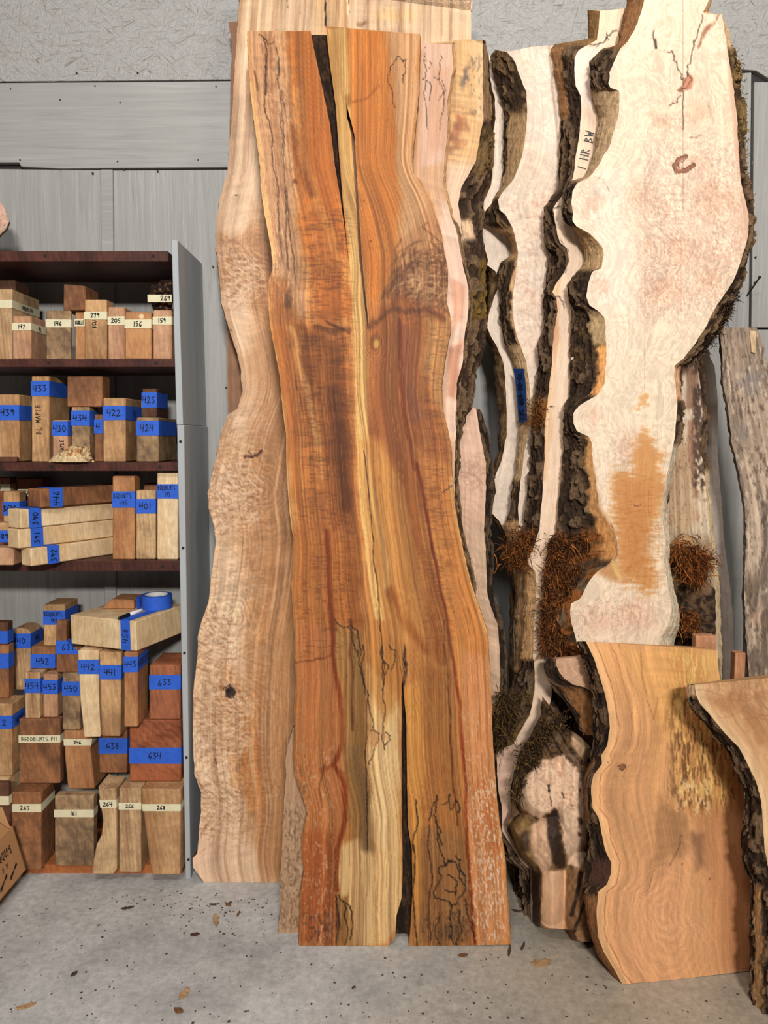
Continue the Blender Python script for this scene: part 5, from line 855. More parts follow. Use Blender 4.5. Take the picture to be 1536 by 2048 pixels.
F1L = [(1172, 1283), (1187, 1315), (1198, 1349), (1209, 1384), (1215, 1414), (1220, 1456), (1213, 1495), (1203, 1510), (1204, 1527), (1187, 1550), (1182, 1572), (1185, 1617), (1198, 1636), (1203, 1665), (1206, 1680), (1211, 1702), (1222, 1724), (1222, 1749), (1213, 1769), (1196, 1784), (1193, 1822), (1196, 1873), (1209, 1907), (1230, 1942), (1247, 1972)]
F1B = [(1158, 1283), (1166, 1315), (1180, 1362), (1186, 1400), (1184, 1439), (1186, 1480), (1180, 1516), (1170, 1554), (1168, 1597), (1172, 1640), (1180, 1673), (1168, 1737), (1163, 1771), (1170, 1822), (1182, 1865), (1200, 1915), (1220, 1940), (1240, 1972)]
def p_f1(p):
    p.c[:] = (212, 158, 108)
    p.region([(1170, 1283), (1250, 1290), (1300, 1420), (1330, 1500), (1320, 1600), (1290, 1620), (1300, 1500)], (222, 166, 106), .6, 18); p.region([(1240, 1290), (1380, 1296), (1400, 1480), (1330, 1480)], (230, 174, 104), .8, 16)
    p.region([(1395, 1300), (1440, 1300), (1445, 1400), (1400, 1390)], (224, 178, 108), .8, 8)
    p.region([(1340, 1300), (1400, 1300), (1420, 1400), (1480, 1500), (1490, 1600), (1440, 1640), (1370, 1620), (1345, 1500)], (186, 132, 72), .75, 34, 26); p.specks((1345, 1295, 1470, 1600), (230, 190, 112), .55, .9, 3.2, 26, 26); p.specks((1340, 1380, 1480, 1620), (96, 62, 34), .57, .8, 3.2, 22, 26); p.specks((1355, 1560, 1420, 1640), (240, 206, 150), .6, .9, 4, 12, 8)
    p.region([(1340, 1620), (1380, 1640), (1370, 1700), (1300, 1780), (1280, 1790), (1310, 1700), (1320, 1590)], (160, 118, 78), .75, 8, 12); p.region([(1380, 1670), (1410, 1670), (1414, 1740), (1392, 1740)], (120, 86, 60), .7, 12, 10); p.region([(1400, 1640), (1500, 1600), (1500, 1940), (1440, 1940), (1420, 1780)], (186, 128, 84), .6, 22)
    p.region([(1240, 1750), (1380, 1700), (1360, 1960), (1240, 1970)], (222, 164, 118), .6, 24); p.region([(1455, 1690), (1475, 1690), (1480, 1940), (1462, 1940)], (160, 106, 68), .5, 8)
    L = np.interp(p.y, [q[1] for q in F1L], [q[0] for q in F1L]); d = p.x-L
    for q, a in ((3, .6),): p.put(np.arange(p.n), (238, 192, 136), a*sst(26, 6, d))
    dd = d+10*(fbm(p.x/30, p.y/40, 5, 3)-.5); fade = sst(150, 40, d)
    p.c *= (1+.16*(fbm(dd/9., p.y/160, 9, 4)-.5)*2*fade)[:, None]; p.c *= (1+.05*(fbm(p.x/9., p.y/230, 19, 3)-.5)*2)[:, None]
    Ln = [(x+17, y) for x, y in F1L]; p.stroke([(a+3*math.sin(b*.1), b) for a, b in Ln], 1.6, (146, 92, 54), .7, .8, 3); p.stroke([(x+44+.0*y, y) for x, y in F1L[:8]], 1.4, (160, 104, 62), .6, .8, 4); p.stroke([(x+60, y) for x, y in F1L[:12]], 1.2, (166, 112, 70), .5, .8, 5)
    p.grain(p.u, .08, 40, .002); p.grain(p.u, .05, 110, .003, 4); p.curl(.07, (1200, 1290, 1400, 1600), 7); p.rings(1330, 1830, 60, 110, .2, .045, 2.2, 20)
    p.stroke([(1279, 1300), (1284, 1350), (1297, 1410), (1308, 1436), (1316, 1400)], 1.5, (150, 96, 54), .7, .8, 4); p.blob(1245, 1534, 8, 6, (130, 84, 54), .9, .4, 3); p.wiggle([(1236, 1533), (1244, 1528), (1252, 1534), (1246, 1541), (1238, 1538)], (70, 44, 30), 1.3, 1.5); p.blob(1215, 1530, 3, 2, (60, 40, 30), .9)
    p.stroke([(1205, 1602), (1222, 1602)], 1, (110, 76, 50), .7); p.wiggle([(1362, 1670), (1356, 1700), (1340, 1730)], (96, 62, 40), 1.6, 4, .8, 5); p.wiggle([(1280, 1795), (1300, 1770), (1310, 1740)], (140, 96, 62), 1.2, 4, .7, 6); p.blob(1420, 1757, 3, 3, (110, 64, 40), .9); p.blob(1364, 1731, 3, 3, (120, 74, 50), .9)
    for i in range(24): x = 1290+i*5; p.stroke([(x, 1800+(i*37) % 60), (x+30, 1840+(i*53) % 70)], 1, (236, 190, 150), .35)
p_f10 = p_f1
def p_f1(p): p_f10(p); p.c = np.clip(p.c*np.array([1.02, .995, .99]), 0, 250)
o = slab('live_edge_plank', 93, F1L, [(1434, 1283), (1437, 1341), (1442, 1371), (1470, 1480), (1490, 1600), (1500, 1750), (1502, 1972)], 1.94-.125*.66, .15, .125, th=.075, base=(212, 158, 108), paint=p_f1, dx=2.3, dy=2.6, bl=F1B, K=10, jit=1.,
     top=[(1172, 0), (1300, 8), (1434, 17)], bot=[(1247, 0), (1502, -31)],
     el=('bark', bark_col(94, (33, 23, 18), (75, 54, 37), (119, 91, 65), peel=((1520, 1640, .3, 1.1, (104, 74, 50)), (1720, 1770, .0, .6, (66, 44, 36)), (1790, 1970, -.1, 1.1, (120, 82, 52)))), .008, .010))
tag(o, 'short wide slab with rippled live edge and streaky yellow rot, standing on the floor', 'slab')

F2L = [(1390, 1368), (1392, 1388), (1399, 1405), (1427, 1439), (1448, 1465), (1478, 1495), (1491, 1520), (1512, 1563), (1523, 1606), (1529, 1700), (1538, 1740), (1552, 1900), (1552, 2046)]
F2B = [(1380, 1368), (1374, 1385), (1382, 1409), (1408, 1443), (1432, 1473), (1462, 1507), (1478, 1554), (1490, 1584), (1488, 1630), (1482, 1677), (1486, 1728), (1504, 1771), (1503, 1805), (1497, 1856), (1499, 1907), (1499, 2023), (1502, 2046)]
def p_f2(p):
    p.c[:] = (206, 158, 112); L = np.interp(p.y, [q[1] for q in F2L], [q[0] for q in F2L]); d = p.x-L; p.put(np.arange(p.n), (236, 198, 152), .7*sst(30, 5, d))
    dd = d*1.0+.35*p.y+24*(fbm(p.x/40, p.y/30, 5, 3)-.5); p.c *= (1+.13*(fbm(dd/9, p.x/60, 7, 3)-.5)*2)[:, None]; p.region([(1400, 1400), (1480, 1380), (1536, 1440), (1536, 1500), (1480, 1440)], (166, 112, 70), .6, 12, 14); p.grain(p.u, .08, 30); p.fan(1600, 1250, 1.9, 2.6, 110, 240, 50, (158, 108, 70), .5, 1.6)
fb2 = 1.83-.0*1
o = slab('live_edge_plank', 97, F2L, [(1640, 1368), (1700, 1600), (1720, 2046)], 1.815, .12, 0., th=.085, base=(206, 158, 112), paint=p_f2, dx=2.6, dy=2.6, bl=F2B, K=10, top=[(1390, 2), (1536, -12), (1640, -16)], bot=[(1499, -4), (1552, 0)],
     el=('bark', bark_col(98, (34, 24, 18), (80, 59, 41), (127, 101, 75), peel=((1770, 2050, .3, .6, (136, 104, 70)), (1360, 1392, 0, 1, (196, 166, 132)))), .009, .014))
tag(o, 'curved slab with thick dark bark, standing before the short wide slab', 'slab')
# ------------------------------------------------------------------ handwriting: simple pen strokes
G = {'0': [[(.5, 1), (.1, .7), (.1, .3), (.5, 0), (.9, .3), (.9, .7), (.5, 1)]], '1': [[(.5, 1), (.5, 0)]], '2': [[(.1, .8), (.5, 1), (.85, .75), (.1, 0), (.95, .05)]],
     '3': [[(.1, .95), (.8, .95), (.4, .58), (.85, .35), (.6, .02), (.1, .08)]], '4': [[(.15, 1), (.05, .45), (.9, .5)], [(.85, 1), (.7, 0)]], '5': [[(.9, 1), (.25, .97), (.2, .58), (.75, .52), (.8, .15), (.15, 0)]],
     '6': [[(.8, 1), (.25, .6), (.15, .15), (.6, 0), (.85, .28), (.25, .42)]], '7': [[(.1, .95), (.9, .97), (.4, 0)]], '8': [[(.8, .9), (.3, .95), (.3, .65), (.8, .3), (.5, 0), (.2, .25), (.75, .7), (.8, .9)]],
     '9': [[(.85, .7), (.45, .95), (.2, .7), (.5, .5), (.85, .75), (.75, 0)]], 'B': [[(.1, 0), (.15, 1), (.75, .8), (.2, .52), (.85, .25), (.1, 0)]], 'G': [[(.9, .85), (.5, 1), (.1, .5), (.45, 0), (.9, .4), (.55, .42)]],
     'D': [[(.1, 0), (.15, 1), (.85, .6), (.7, .15), (.1, 0)]], 'L': [[(.2, 1), (.15, 0), (.9, .05)]], 'M': [[(.05, 0), (.2, 1), (.5, .4), (.8, 1), (.95, 0)]], 'T': [[(.05, .97), (.95, 1)], [(.5, 1), (.5, 0)]],
     'S': [[(.85, .9), (.35, 1), (.2, .65), (.8, .35), (.6, 0), (.1, .1)]], 'W': [[(.02, 1), (.25, 0), (.5, .6), (.75, 0), (.98, 1)]], 'P': [[(.15, 0), (.2, 1), (.85, .8), (.2, .5)]], 'A': [[(.05, 0), (.5, 1), (.9, 0)], [(.2, .4), (.8, .4)]],
     'E': [[(.85, 1), (.2, 1), (.15, 0), (.9, .03)], [(.2, .52), (.75, .52)]], 'H': [[(.1, 1), (.1, 0)], [(.9, 1), (.9, 0)], [(.1, .5), (.9, .52)]], 'R': [[(.15, 0), (.15, 1), (.8, .8), (.2, .5), (.9, 0)]], 'I': [[(.5, 1), (.5, 0)]],
     'C': [[(.9, .85), (.45, 1), (.1, .5), (.5, 0), (.9, .15)]], 'U': [[(.1, 1), (.15, .2), (.5, 0), (.85, .2), (.9, 1)]], 'Y': [[(.1, 1), (.45, .5)], [(.9, 1), (.3, 0)]], 'O': [[(.5, 1), (.1, .7), (.1, .3), (.5, 0), (.9, .3), (.9, .7), (.5, 1)]],
     'N': [[(.1, 0), (.15, 1), (.8, 0), (.9, 1)]], '.': [[(.2, .02), (.3, .06)]], '-': [[(.1, .5), (.8, .5)]], ' ': [], '#': [[(.0, .1), (.5, .5), (1, .9)], [(.05, .3), (1, .75)], [(.1, .05), (.95, .95)]]}
def writing(parent, lines, org, ux, uy, h, wpen, squeeze=.62, gap=1.5, name='handwriting'):
    """pen strokes centred on org, laid along ux with letters rising along uy; lies flat on the surface"""
    org, ux, uy = Vector(org), Vector(ux).normalized(), Vector(uy).normalized(); V, Q = [], []; r = random.Random(len(lines[0])*7+ord(lines[0][-1]))
    n0 = ux.cross(uy)
    for li, line in enumerate(lines):
        adv = [(.52 if c in '1I.' else .8)*h*squeeze*1.22 for c in line]; x = -sum(adv)/2; yb = ((len(lines)-1)/2-li)*h*gap-h/2
        for c, a in zip(line, adv):
            jy = r.uniform(-.06, .06)*h; cw = a*.82
            for st in G[c]:
                pts = [(x+(.5*cw if c in '1I' else px*cw), yb+py*h+jy+.05*h*px) for px, py in st]
                if c in '1I': pts = [(x+cw*.5+(py-.5)*h*.06, yb+py*h+jy) for px, py in st]
                for (x0, y0), (x1, y1) in zip(pts, pts[1:]):
                    d = Vector((x1-x0, y1-y0)); ln = d.length or 1e-6; d /= ln; e = wpen*.45; nx, ny = -d.y*wpen/2, d.x*wpen/2
                    i = len(V)
                    for (qx, qy) in ((x0-d.x*e+nx, y0-d.y*e+ny), (x0-d.x*e-nx, y0-d.y*e-ny), (x1+d.x*e-nx, y1+d.y*e-ny), (x1+d.x*e+nx, y1+d.y*e+ny)):
                        V.append(tuple(org+ux*qx+uy*qy+n0*(.0004)))
                    Q.append([i, i+1, i+2, i+3])
            x += a
    if V: return mesh_obj(name, np.array(V), Q, M_INK, parent)
# ------------------------------------------------------------------ the numbered blocks on the shelf
T = {'tan': timber('tan_block', (208, 164, 116), (164, 116, 74), (120, 88, 62)), 'pink': timber('pink_block', (206, 160, 124), (176, 126, 92), (132, 96, 74), 60, .12, .45), 'brown': timber('brown_block', (166, 112, 74), (122, 78, 50), (80, 58, 44), 46, .3, .6),
     'pale': timber('pale_block', (236, 208, 166), (212, 174, 126), (166, 124, 82), 48, .1, .35), 'orange': timber('orange_block', (194, 140, 92), (158, 104, 66), (128, 80, 54), 44, .15, .4), 'red': timber('red_block', (170, 104, 70), (118, 64, 42), (70, 44, 36), 60, .1, .35),
     'rough': timber('stained_block', (182, 148, 108), (128, 98, 70), (84, 68, 56), 36, .5, .75, .8), 'spalt': timber('streaked_block', (214, 178, 132), (158, 112, 76), (96, 68, 52), 80, .06, .45), 'dark': timber('dark_block', (116, 76, 54), (78, 50, 38), (50, 36, 30), 50, .2, .5),
     'redrings': timber('ringed_block', (172, 100, 64), (96, 50, 34), (120, 60, 36), 34, 1.2, .3)}
TOPZ = {}
PX = lambda X, Y, z: 768+F*X/(Y*math.cos(PITCH)+(CAMH-z)*math.sin(PITCH))
def depth_for(X, Y, z, xs):
    ax = X*F/(xs-768.); return (ax-(CAMH-z)*math.sin(PITCH))/math.cos(PITCH)-Y
def tan_at(y): return math.tan(math.atan((y-1024)/F)+PITCH)
def block(bid, geo, mat, label, z0, xs=None, D=.09, Y=None, tape=None, text=None, th=None, side=None, note=None, bevel=.003, back_drop=0., grp=None, tx=0):
    poly = list(geo) if isinstance(geo[0], (tuple, list)) else [(geo[0], geo[3]), (geo[1], geo[3]), (geo[1], geo[2]), (geo[0], geo[2])]
    yb = max(p[1] for p in poly); zb = TOPZ[z0] if isinstance(z0, int) else z0
    if Y is None: Y = (CAMH-zb)/tan_at(yb) if zb < 1.2 else 2.478
    P = [tuple(at(x, y, Y)) for x, y in poly]; zl = min(p[2] for p in P); zt = max(p[2] for p in P)
    k = (zt-zb)/(zt-zl); P = [(p[0], p[1], zb+(p[2]-zl)*k) for p in P]
    X1 = max(p[0] for p in P)
    if xs: D = depth_for(X1, Y, zt, xs)
    D = max(.012, min(D, SB-.004-Y)); ox, oz = sum(p[0] for p in P)/len(P), zb
    loc = Vector((ox, Y+D/2, oz)); f = [(p[0]-loc.x, -D/2, p[2]-loc.z) for p in P]
    g = MB(); g.prism(f, [(p[0], D/2, p[2]-back_drop*(1 if p[2] > (zt-zb)*.5 else 0)) for p in f])
    o = g.build('wood_block', T[mat], bevel=bevel, seg=1); o.location = loc; TOPZ[bid] = zt+.0008
    tag(o, label, 'block', grp)
    def xr(z, right):
        c = []
        for a, b in zip(P, P[1:]+P[:1]):
            if (a[2]-z)*(b[2]-z) <= 0 and abs(a[2]-b[2]) > 1e-6: c.append(a[0]+(b[0]-a[0])*(z-a[2])/(b[2]-a[2]))
        c = c or [p[0] for p in P]; return max(c) if right else min(c)
    if tape:
        y0, y1, cc = tape; za, zc = at(768, y1, Y)[2], at(768, y0, Y)[2]; za = max(za, zb+.001); zc = min(zc, zt-.0005); e = .0011
        r = random.Random(bid); js = [r.uniform(-.0008, .0008) for _ in range(8)]
        V = []
        for z, j in ((za, 0), (zc, 4)):
            l_, r_ = xr(z, 0)-e-loc.x, xr(z, 1)+e-loc.x; V += [(l_, D/2, z-loc.z+js[j]), (l_, -D/2-e, z-loc.z+js[j+1]), (r_, -D/2-e, z-loc.z+js[j+2]), (r_, D/2, z-loc.z+js[j+3])]
        tp = mesh_obj('tape_label', V, [[0, 1, 5, 4], [1, 2, 6, 5], [2, 3, 7, 6]], M_BLUE if cc == 'b' else M_CREAM, o)
        tp['label'] = 'blue tape band' if cc == 'b' else 'cream tape band'
        if text:
            h = th or min(.42*(zc-za), .020) if cc == 'b' else th or .5*(zc-za)
            if len(text) > 1: h = th or (zc-za)*.30
            wmax = abs(xr((za+zc)/2, 1)-xr((za+zc)/2, 0))*.9; n = max(sum(.52 if c in '1I.' else .8 for c in t) for t in text); sq = min(.8, wmax/(n*h*1.22))
            writing(tp, text, ((xr((za+zc)/2, 0)+xr((za+zc)/2, 1))/2-loc.x+tx, -D/2-e-.0004, (za+zc)/2-loc.z), (1, 0, 0), (0, 0, 1), h, .0026 if len(text[0]) < 5 else .0017, sq)
        if side: writing(tp, [side], (X1-loc.x+e+.0004, D*.0, (za+zc)/2-loc.z), (0, 1, 0), (0, 0, 1), (zc-za)*.42, .002, .55)
    if note:
        t_, px, py, hh, vert = note; q = at(px, py, Y); ink = writing(o, [t_], (q[0]-loc.x, -D/2-.0006, q[2]-loc.z), (0, 0, 1) if vert else (1, 0, 0), (-1, 0, 0) if vert else (0, 0, 1), hh, .002, .75)
    return o
z1, z2, z3 = (Z[i][0]+.0008 for i in (1, 2, 3)); ZB += .0008
BK = block
# top shelf
BK(238, (-60, 24, 578, 718), 'spalt', 'tall rough block with a long cream tape side, behind the short pink-faced block', z1, 79, Y=2.50, tape=(600, 616, 'c'), side='BGDDBLMTS.238')
BK(900, (-40, 30, 560, 578), 'dark', 'thin dark red-brown offcut lying on top of the tall rough block', 238, Y=2.54, D=.10)
BK(147, (25, 62, 632, 718), 'pink', 'short pink-faced block with cream tape, its long side towards the rough block', z1, 93, Y=2.462, tape=(646, 661, 'c'), text=['147'], side='147')
BK(146, (92, 141, 621, 718), 'rough', 'stained brown block with cream tape 146, under the tilted dark block', z1, 145, tape=(639, 655, 'c'), text=['146'], D=.1)
BK(145, (150, 169, 624, 718), 'orange', 'slim brown block squeezed behind the tall tan block, cream tape with cramped letters', z1, D=.1, Y=2.50, tape=(638, 653, 'c'), text=['BGHBLAT'])
BK(279, (169, 213, 599, 718), 'tan', 'tall tan block with cream tape 279 and faint letters down its front', z1, 227, Y=2.476, tape=(623, 639, 'c'), text=['279'], note=('BCU', 189, 648, .012, True))
BK(205, (216, 249, 614, 718), 'pink', 'pinkish block with cream tape 205, between the tall tan block and the wide orange one', z1, 273, Y=2.48, tape=(633, 650, 'c'), text=['205'])
o = BK(156, (250, 302, 624, 716), 'orange', 'wide orange-brown block with a round pale plug above its cream tape', z1, 308, Y=2.465, tape=(639, 657, 'c'), text=['156'])
g = MB(); q = at(283, 633, 2.465); g.tube([(q[0]-o.location.x, -.5*o.dimensions.y-.0008, q[2]-o.location.z), (q[0]-o.location.x, -.5*o.dimensions.y+.004, q[2]-o.location.z)], .008, 14); g.build('plug', plain('pale_plug', (222, 190, 150), .6), o)
BK(159, (306, 343, 620, 715), 'pink', 'reddish block with cream tape 159 against the upright, below the dark burl', z1, D=.12, Y=2.468, tape=(633, 649, 'c'), text=['159'])
BK(903, [(126, 612), (171, 611), (171, 571), (127, 568)], 'brown', 'dark notched block lying across the tops of two other blocks', TOPZ[146], D=.11, Y=2.486)
q = bpy.data.objects[sorted([n.name for n in bpy.data.objects if n.name.startswith('wood_block')])[-1]]
def ragged(seed, poly, Y, z0, D, label, matc, k=1.):
    P = [tuple(at(x, y, Y)) for x, y in poly]; return P
def c_burl269(p, h):
    p.c[:] = (52, 36, 30); n = fbm(p.x/5, p.y/5, 4, 3); p.put(np.arange(p.n), (160, 112, 80), sst(.55, .66, n)*.9)
o = relief('burl_block', 301, [(297, 580), (299, 566), (308, 559), (316, 560), (324, 552), (334, 556), (343, 550), (343, 619), (306, 619), (301, 600)], bumps([(305, 572, 10, 14, .03), (318, 572, 10, 14, .04), (333, 568, 12, 16, .035), (320, 600, 30, 30, .02)]), 0, 2.56, c_burl269, 1.2, 1.2, rough=.006)
dz = TOPZ[159]-min(v.co.z for v in o.data.vertices); o.location.z = dz; tag(o, 'small dark burl with knobbly top and cream tape 269, on the reddish block', 'block')
a, b = at(296, 597, 2.505), at(344, 582, 2.505); tp = mesh_obj('tape_label', [(a[0], 2.50, a[2]), (b[0], 2.50, a[2]), (b[0], 2.50, b[2]), (a[0], 2.50, b[2])], [[0, 1, 2, 3]], M_CREAM, o); writing(tp, ['269'], ((a[0]+b[0])/2+.02, 2.4992, (a[2]+b[2])/2), (1, 0, 0), (0, 0, 1), .014, .0024, .8)
# second shelf
BK(439, (-30, 38, 789, 925), 'tan', 'wide tan block with wormholes and blue tape 439, beside the tallest block with blue tape', z2, 64, tape=(810, 840, 'b'), text=['439'], tx=.02)
BK(433, (63, 98, 752, 925), 'tan', 'tallest block on the second filled shelf, blue tape high up and letters down its front', z2, 139, Y=2.485, tape=(762, 792, 'b'), text=['433'], note=('BL MAPLE', 77, 838, .017, True))
BK(430, (105, 135, 840, 925), 'pink', 'short pinkish block with blue tape 430, tucked beside the tallest block', z2, D=.05, Y=2.468, tape=(843, 871, 'b'), text=['430'], note=('MAPLE', 124, 892, .012, True))
BK(434, (143, 179, 814, 925), 'rough', 'greyish block with blue tape 434, carrying a plain brown board', z2, 195, Y=2.485, tape=(821, 851, 'b'), text=['434'])
BK(907, (134, 204, 752, 811), 'brown', 'plain brown squarish block without tape, on top of the greyish block', 434, D=.07, Y=2.488)
BK(431, (189, 205, 829, 925), 'brown', 'narrow block with blue tape mostly hidden between two wider blocks', z2, D=.05, Y=2.51, tape=(839, 867, 'b'), text=['4'])
BK(422, (206, 251, 796, 925), 'tan', 'striped pinkish-tan block with blue tape 422 wrapped round its corner', z2, 283, Y=2.476, tape=(811, 840, 'b'), text=['422'], side='422')
BK(424, (273, 317, 835, 925), 'rough', 'low block with mottled burl front and blue tape 424, by the upright', z2, 353, Y=2.478, tape=(841, 871, 'b'), text=['424'])
BK(425, (284, 313, 777, 835), 'dark', 'small block with blue tape 425 standing on the mottled burl block', 424, 335, Y=2.50, tape=(785, 815, 'b'), text=['425'])
def c_cap(p, h):
    p.c[:] = (226, 196, 150); n = fbm(p.x/4, p.y/4, 3, 3); p.put(np.arange(p.n), (176, 116, 60), sst(.52, .64, n)*.8*(p.y < 912)); p.put(np.arange(p.n), (130, 78, 40), sst(.6, .7, n)*.8*(p.x > 160))
o = relief('burl_chunk', 302, [(98, 925), (106, 912), (116, 906), (134, 898), (144, 891), (152, 896), (162, 892), (172, 898), (178, 893), (182, 910), (189, 925)], bumps([(140, 925, 40, 34, .03), (166, 902, 12, 12, .035), (150, 900, 9, 9, .03), (178, 912, 10, 12, .035), (136, 902, 7, 6, .02)]), 0, 2.464, c_cap, 1., 1., rough=.004)
V0 = min(v.co.z for v in o.data.vertices); o.location.z = z2-V0; tag(o, 'small pale burl cap with knobbly rim lying in front of the greyish block', 'block')
BK(908, (-30, 33, 914, 925), 'dark', 'thin dark offcut lying flat at the outer end of the second filled shelf', z2, D=.02, Y=2.452)
# third shelf
BK(911, (-20, 20, 955, 1060), 'red', 'reddish block with white tape numbered 11, at the back outer end of the third shelf', z3, D=.05, Y=2.66, tape=(968, 982, 'c'), text=['11'])
BK(912, (34, 88, 957, 1060), 'red', 'red-brown block at the back of the third shelf, above the stacked beams', z3, D=.05, Y=2.70)
BK(257, (36, 66, 978, 1070), 'dark', 'dark block with a cream tape 257, half hidden behind the topmost beam', z3, D=.05, Y=2.58, tape=(979, 992, 'c'), text=['257'])
BK(920, (6, 38, 983, 1095), 'tan', 'slim block with a blue band halfway, just behind the ends of the stacked beams', z3, D=.05, Y=2.50, tape=(1003, 1031, 'b'), text=['BGDD'])
BK(921, (-28, 17, 1046, 1091), 'tan', 'light topped block with blue tape ending in 9, beside the stacked beams', z3+.0665, D=.05, Y=2.41, tape=(1061, 1089, 'b'), text=['389'], tx=.02)
BK(922, (-40, 27, 1096, 1136), 'pink', 'pinkish bar lying below the light topped block, blue tape at its end', z3, D=.07, Y=2.36)
BK(495, (225, 269, 952, 1123), 'orange', 'tall orange block with two lines written on blue tape, next to the beam stack', z3, 281, Y=2.476, tape=(983, 1015, 'b'), text=['BGDDWTS.', '495'])
BK(401, (272, 311, 981, 1122), 'spalt', 'streaky grey block with blue tape 401, between two taller blocks', z3, D=.05, Y=2.48, tape=(998, 1027, 'b'), text=['401'])
BK(393, (314, 356, 945, 1123), 'pale', 'tallest pale block with two lines on blue tape, against the upright', z3, D=.1, Y=2.474, tape=(968, 997, 'b'), text=['BGDDBLMTS.', '393'])
BK(923, (287, 313, 968, 1060), 'brown', 'block barely showing above and behind the streaky grey block', z3, D=.05, Y=2.62)
def beam(bid, corner, ztop, zbot, ang, L, w_, mat, label, tape, text, flip=0):
    """long squared beam: end face at local x=0, long face at local y=0"""
    a = math.radians(ang); g = MB(); g.box((0, 0, 0), (L, w_, ztop-zbot)); o = g.build('wood_beam', T[mat], bevel=.003, seg=1); o.location = (corner[0], corner[1], zbot); o.rotation_euler.z = a; tag(o, label, 'beam')
    if tape:
        x0, x1 = tape; e = .0011; H = ztop-zbot; V = [(x0, -e, -0.0005), (x1, -e, -0.0005), (x1, -e, H+e), (x0, -e, H+e), (x0, w_, H+e), (x1, w_, H+e)]
        tp = mesh_obj('tape_label', V, [[0, 1, 2, 3], [3, 2, 5, 4]], M_BLUE, o); writing(tp, [text], ((x0+x1)/2, -e-.0005, H*.48), (0, 0, 1), (-1, 0, 0), (x1-x0)*.42, .0026, .8)
    TOPZ[bid] = ztop; return o
def xat(px, Y, z): return (px-768)/F*(Y*math.cos(PITCH)+(CAMH-z)*math.sin(PITCH))
zz = [z3+.0005, z3+.058, z3+.120, z3+.182, z3+.242]
beam(392, (xat(63, 2.335, zz[0]), 2.335), zz[1]-.0015, zz[0], 57, .33, .055, 'pale', 'lowest of the three pale stacked beams, its blue tape farthest from the end', (.055, .098), '392')
beam(391, (xat(38, 2.325, zz[1]), 2.325), zz[2]-.0015, zz[1]+.0005, 57, .36, .06, 'pale', 'middle one of the three pale stacked beams, blue tape near its end', (.040, .083), '391')
beam(390, (xat(42, 2.33, zz[2]), 2.33), zz[3]-.0015, zz[2]+.0005, 57, .35, .07, 'pale', 'uppermost of the three pale stacked beams with dark wavy figure', (.027, .070), '390')
beam(446, (xat(82, 2.37, zz[3]), 2.37), zz[4], zz[3]+.0005, 57, .34, .07, 'brown', 'brown beam lying on top of the three pale ones, blue tape across it', (.03, .078), '446')
# bottom bay: bottom row
BK(265, (19, 82, 1585, 1740), 'brown', 'big brown block with a black vein below its cream tape, behind the cardboard box', ZB, 109, tape=(1608, 1624, 'c'), text=['265'])
BK(161, (109, 187, 1591, 1732), 'rough', 'wide squat block with dark stain and cream tape 161, bottom row', ZB, 195, D=.17, tape=(1619, 1634, 'c'), text=['161'])
BK(264, [(184, 1748), (226, 1749), (233, 1740), (232, 1577), (208, 1579), (196, 1572), (199, 1600), (206, 1640), (203, 1670), (193, 1690), (187, 1720)], 'spalt', 'waisted block with bark hollow flaring to a wide foot, bottom row', ZB, D=.10, tape=(1600, 1616, 'c'), text=['264'])
BK(266, (238, 282, 1576, 1745), 'spalt', 'straight streaky block with split top and cream tape 266, bottom row', ZB, D=.10, tape=(1605, 1619, 'c'), text=['266'])
BK(268, [(303, 1750), (360, 1749), (361, 1579), (282, 1578), (285, 1612)], 'tan', 'pale tapered block wider at the top, next to the foot of the upright', ZB, D=.12, tape=(1608, 1622, 'c'), text=['268'])
BK(930, (-50, 17, 1556, 1720), 'pale', 'pale block mostly hidden in the bottom corner behind the bark covered one', ZB, Y=2.465, D=.18)
BK(931, (-40, 17, 1566, 1730), 'dark', 'bark covered dark block with blank cream tape, above the cardboard box', .001, Y=2.412, D=.022, tape=(1592, 1610, 'c'))
# second row
BK(141, (38, 120, 1438, 1567), 'brown', 'broad brown block with long writing on cream tape, second row from the floor', 265, 128, tape=(1470, 1485, 'c'), text=['BGDDBLMTS.141'])
BK(246, [(136, 1579), (189, 1578), (184, 1530), (180, 1500), (184, 1478), (184, 1462), (127, 1461), (130, 1520)], 'orange', 'orange-brown block with black bark edge and cream tape 246', 161, D=.13, tape=(1478, 1491, 'c'), text=['246'])
BK(638, (198, 254, 1457, 1546), 'brown', 'square ended block with blue tape 638 covering its upper half', 264, D=.12, tape=(1476, 1507, 'b'), text=['638'])
BK(634, (259, 362, 1440, 1563), 'redrings', 'widest red block with clear growth rings and blue tape 634', 268, D=.16, tape=(1495, 1527, 'b'), text=['634'])
BK(932, (-40, 24, 1408, 1556), 'tan', 'pale block with blue tape wrapping its corner, at the outer edge of the second row', 930, 50, Y=2.478, tape=(1431, 1458, 'b'), text=['2'], side='BGDDBL', tx=.03)
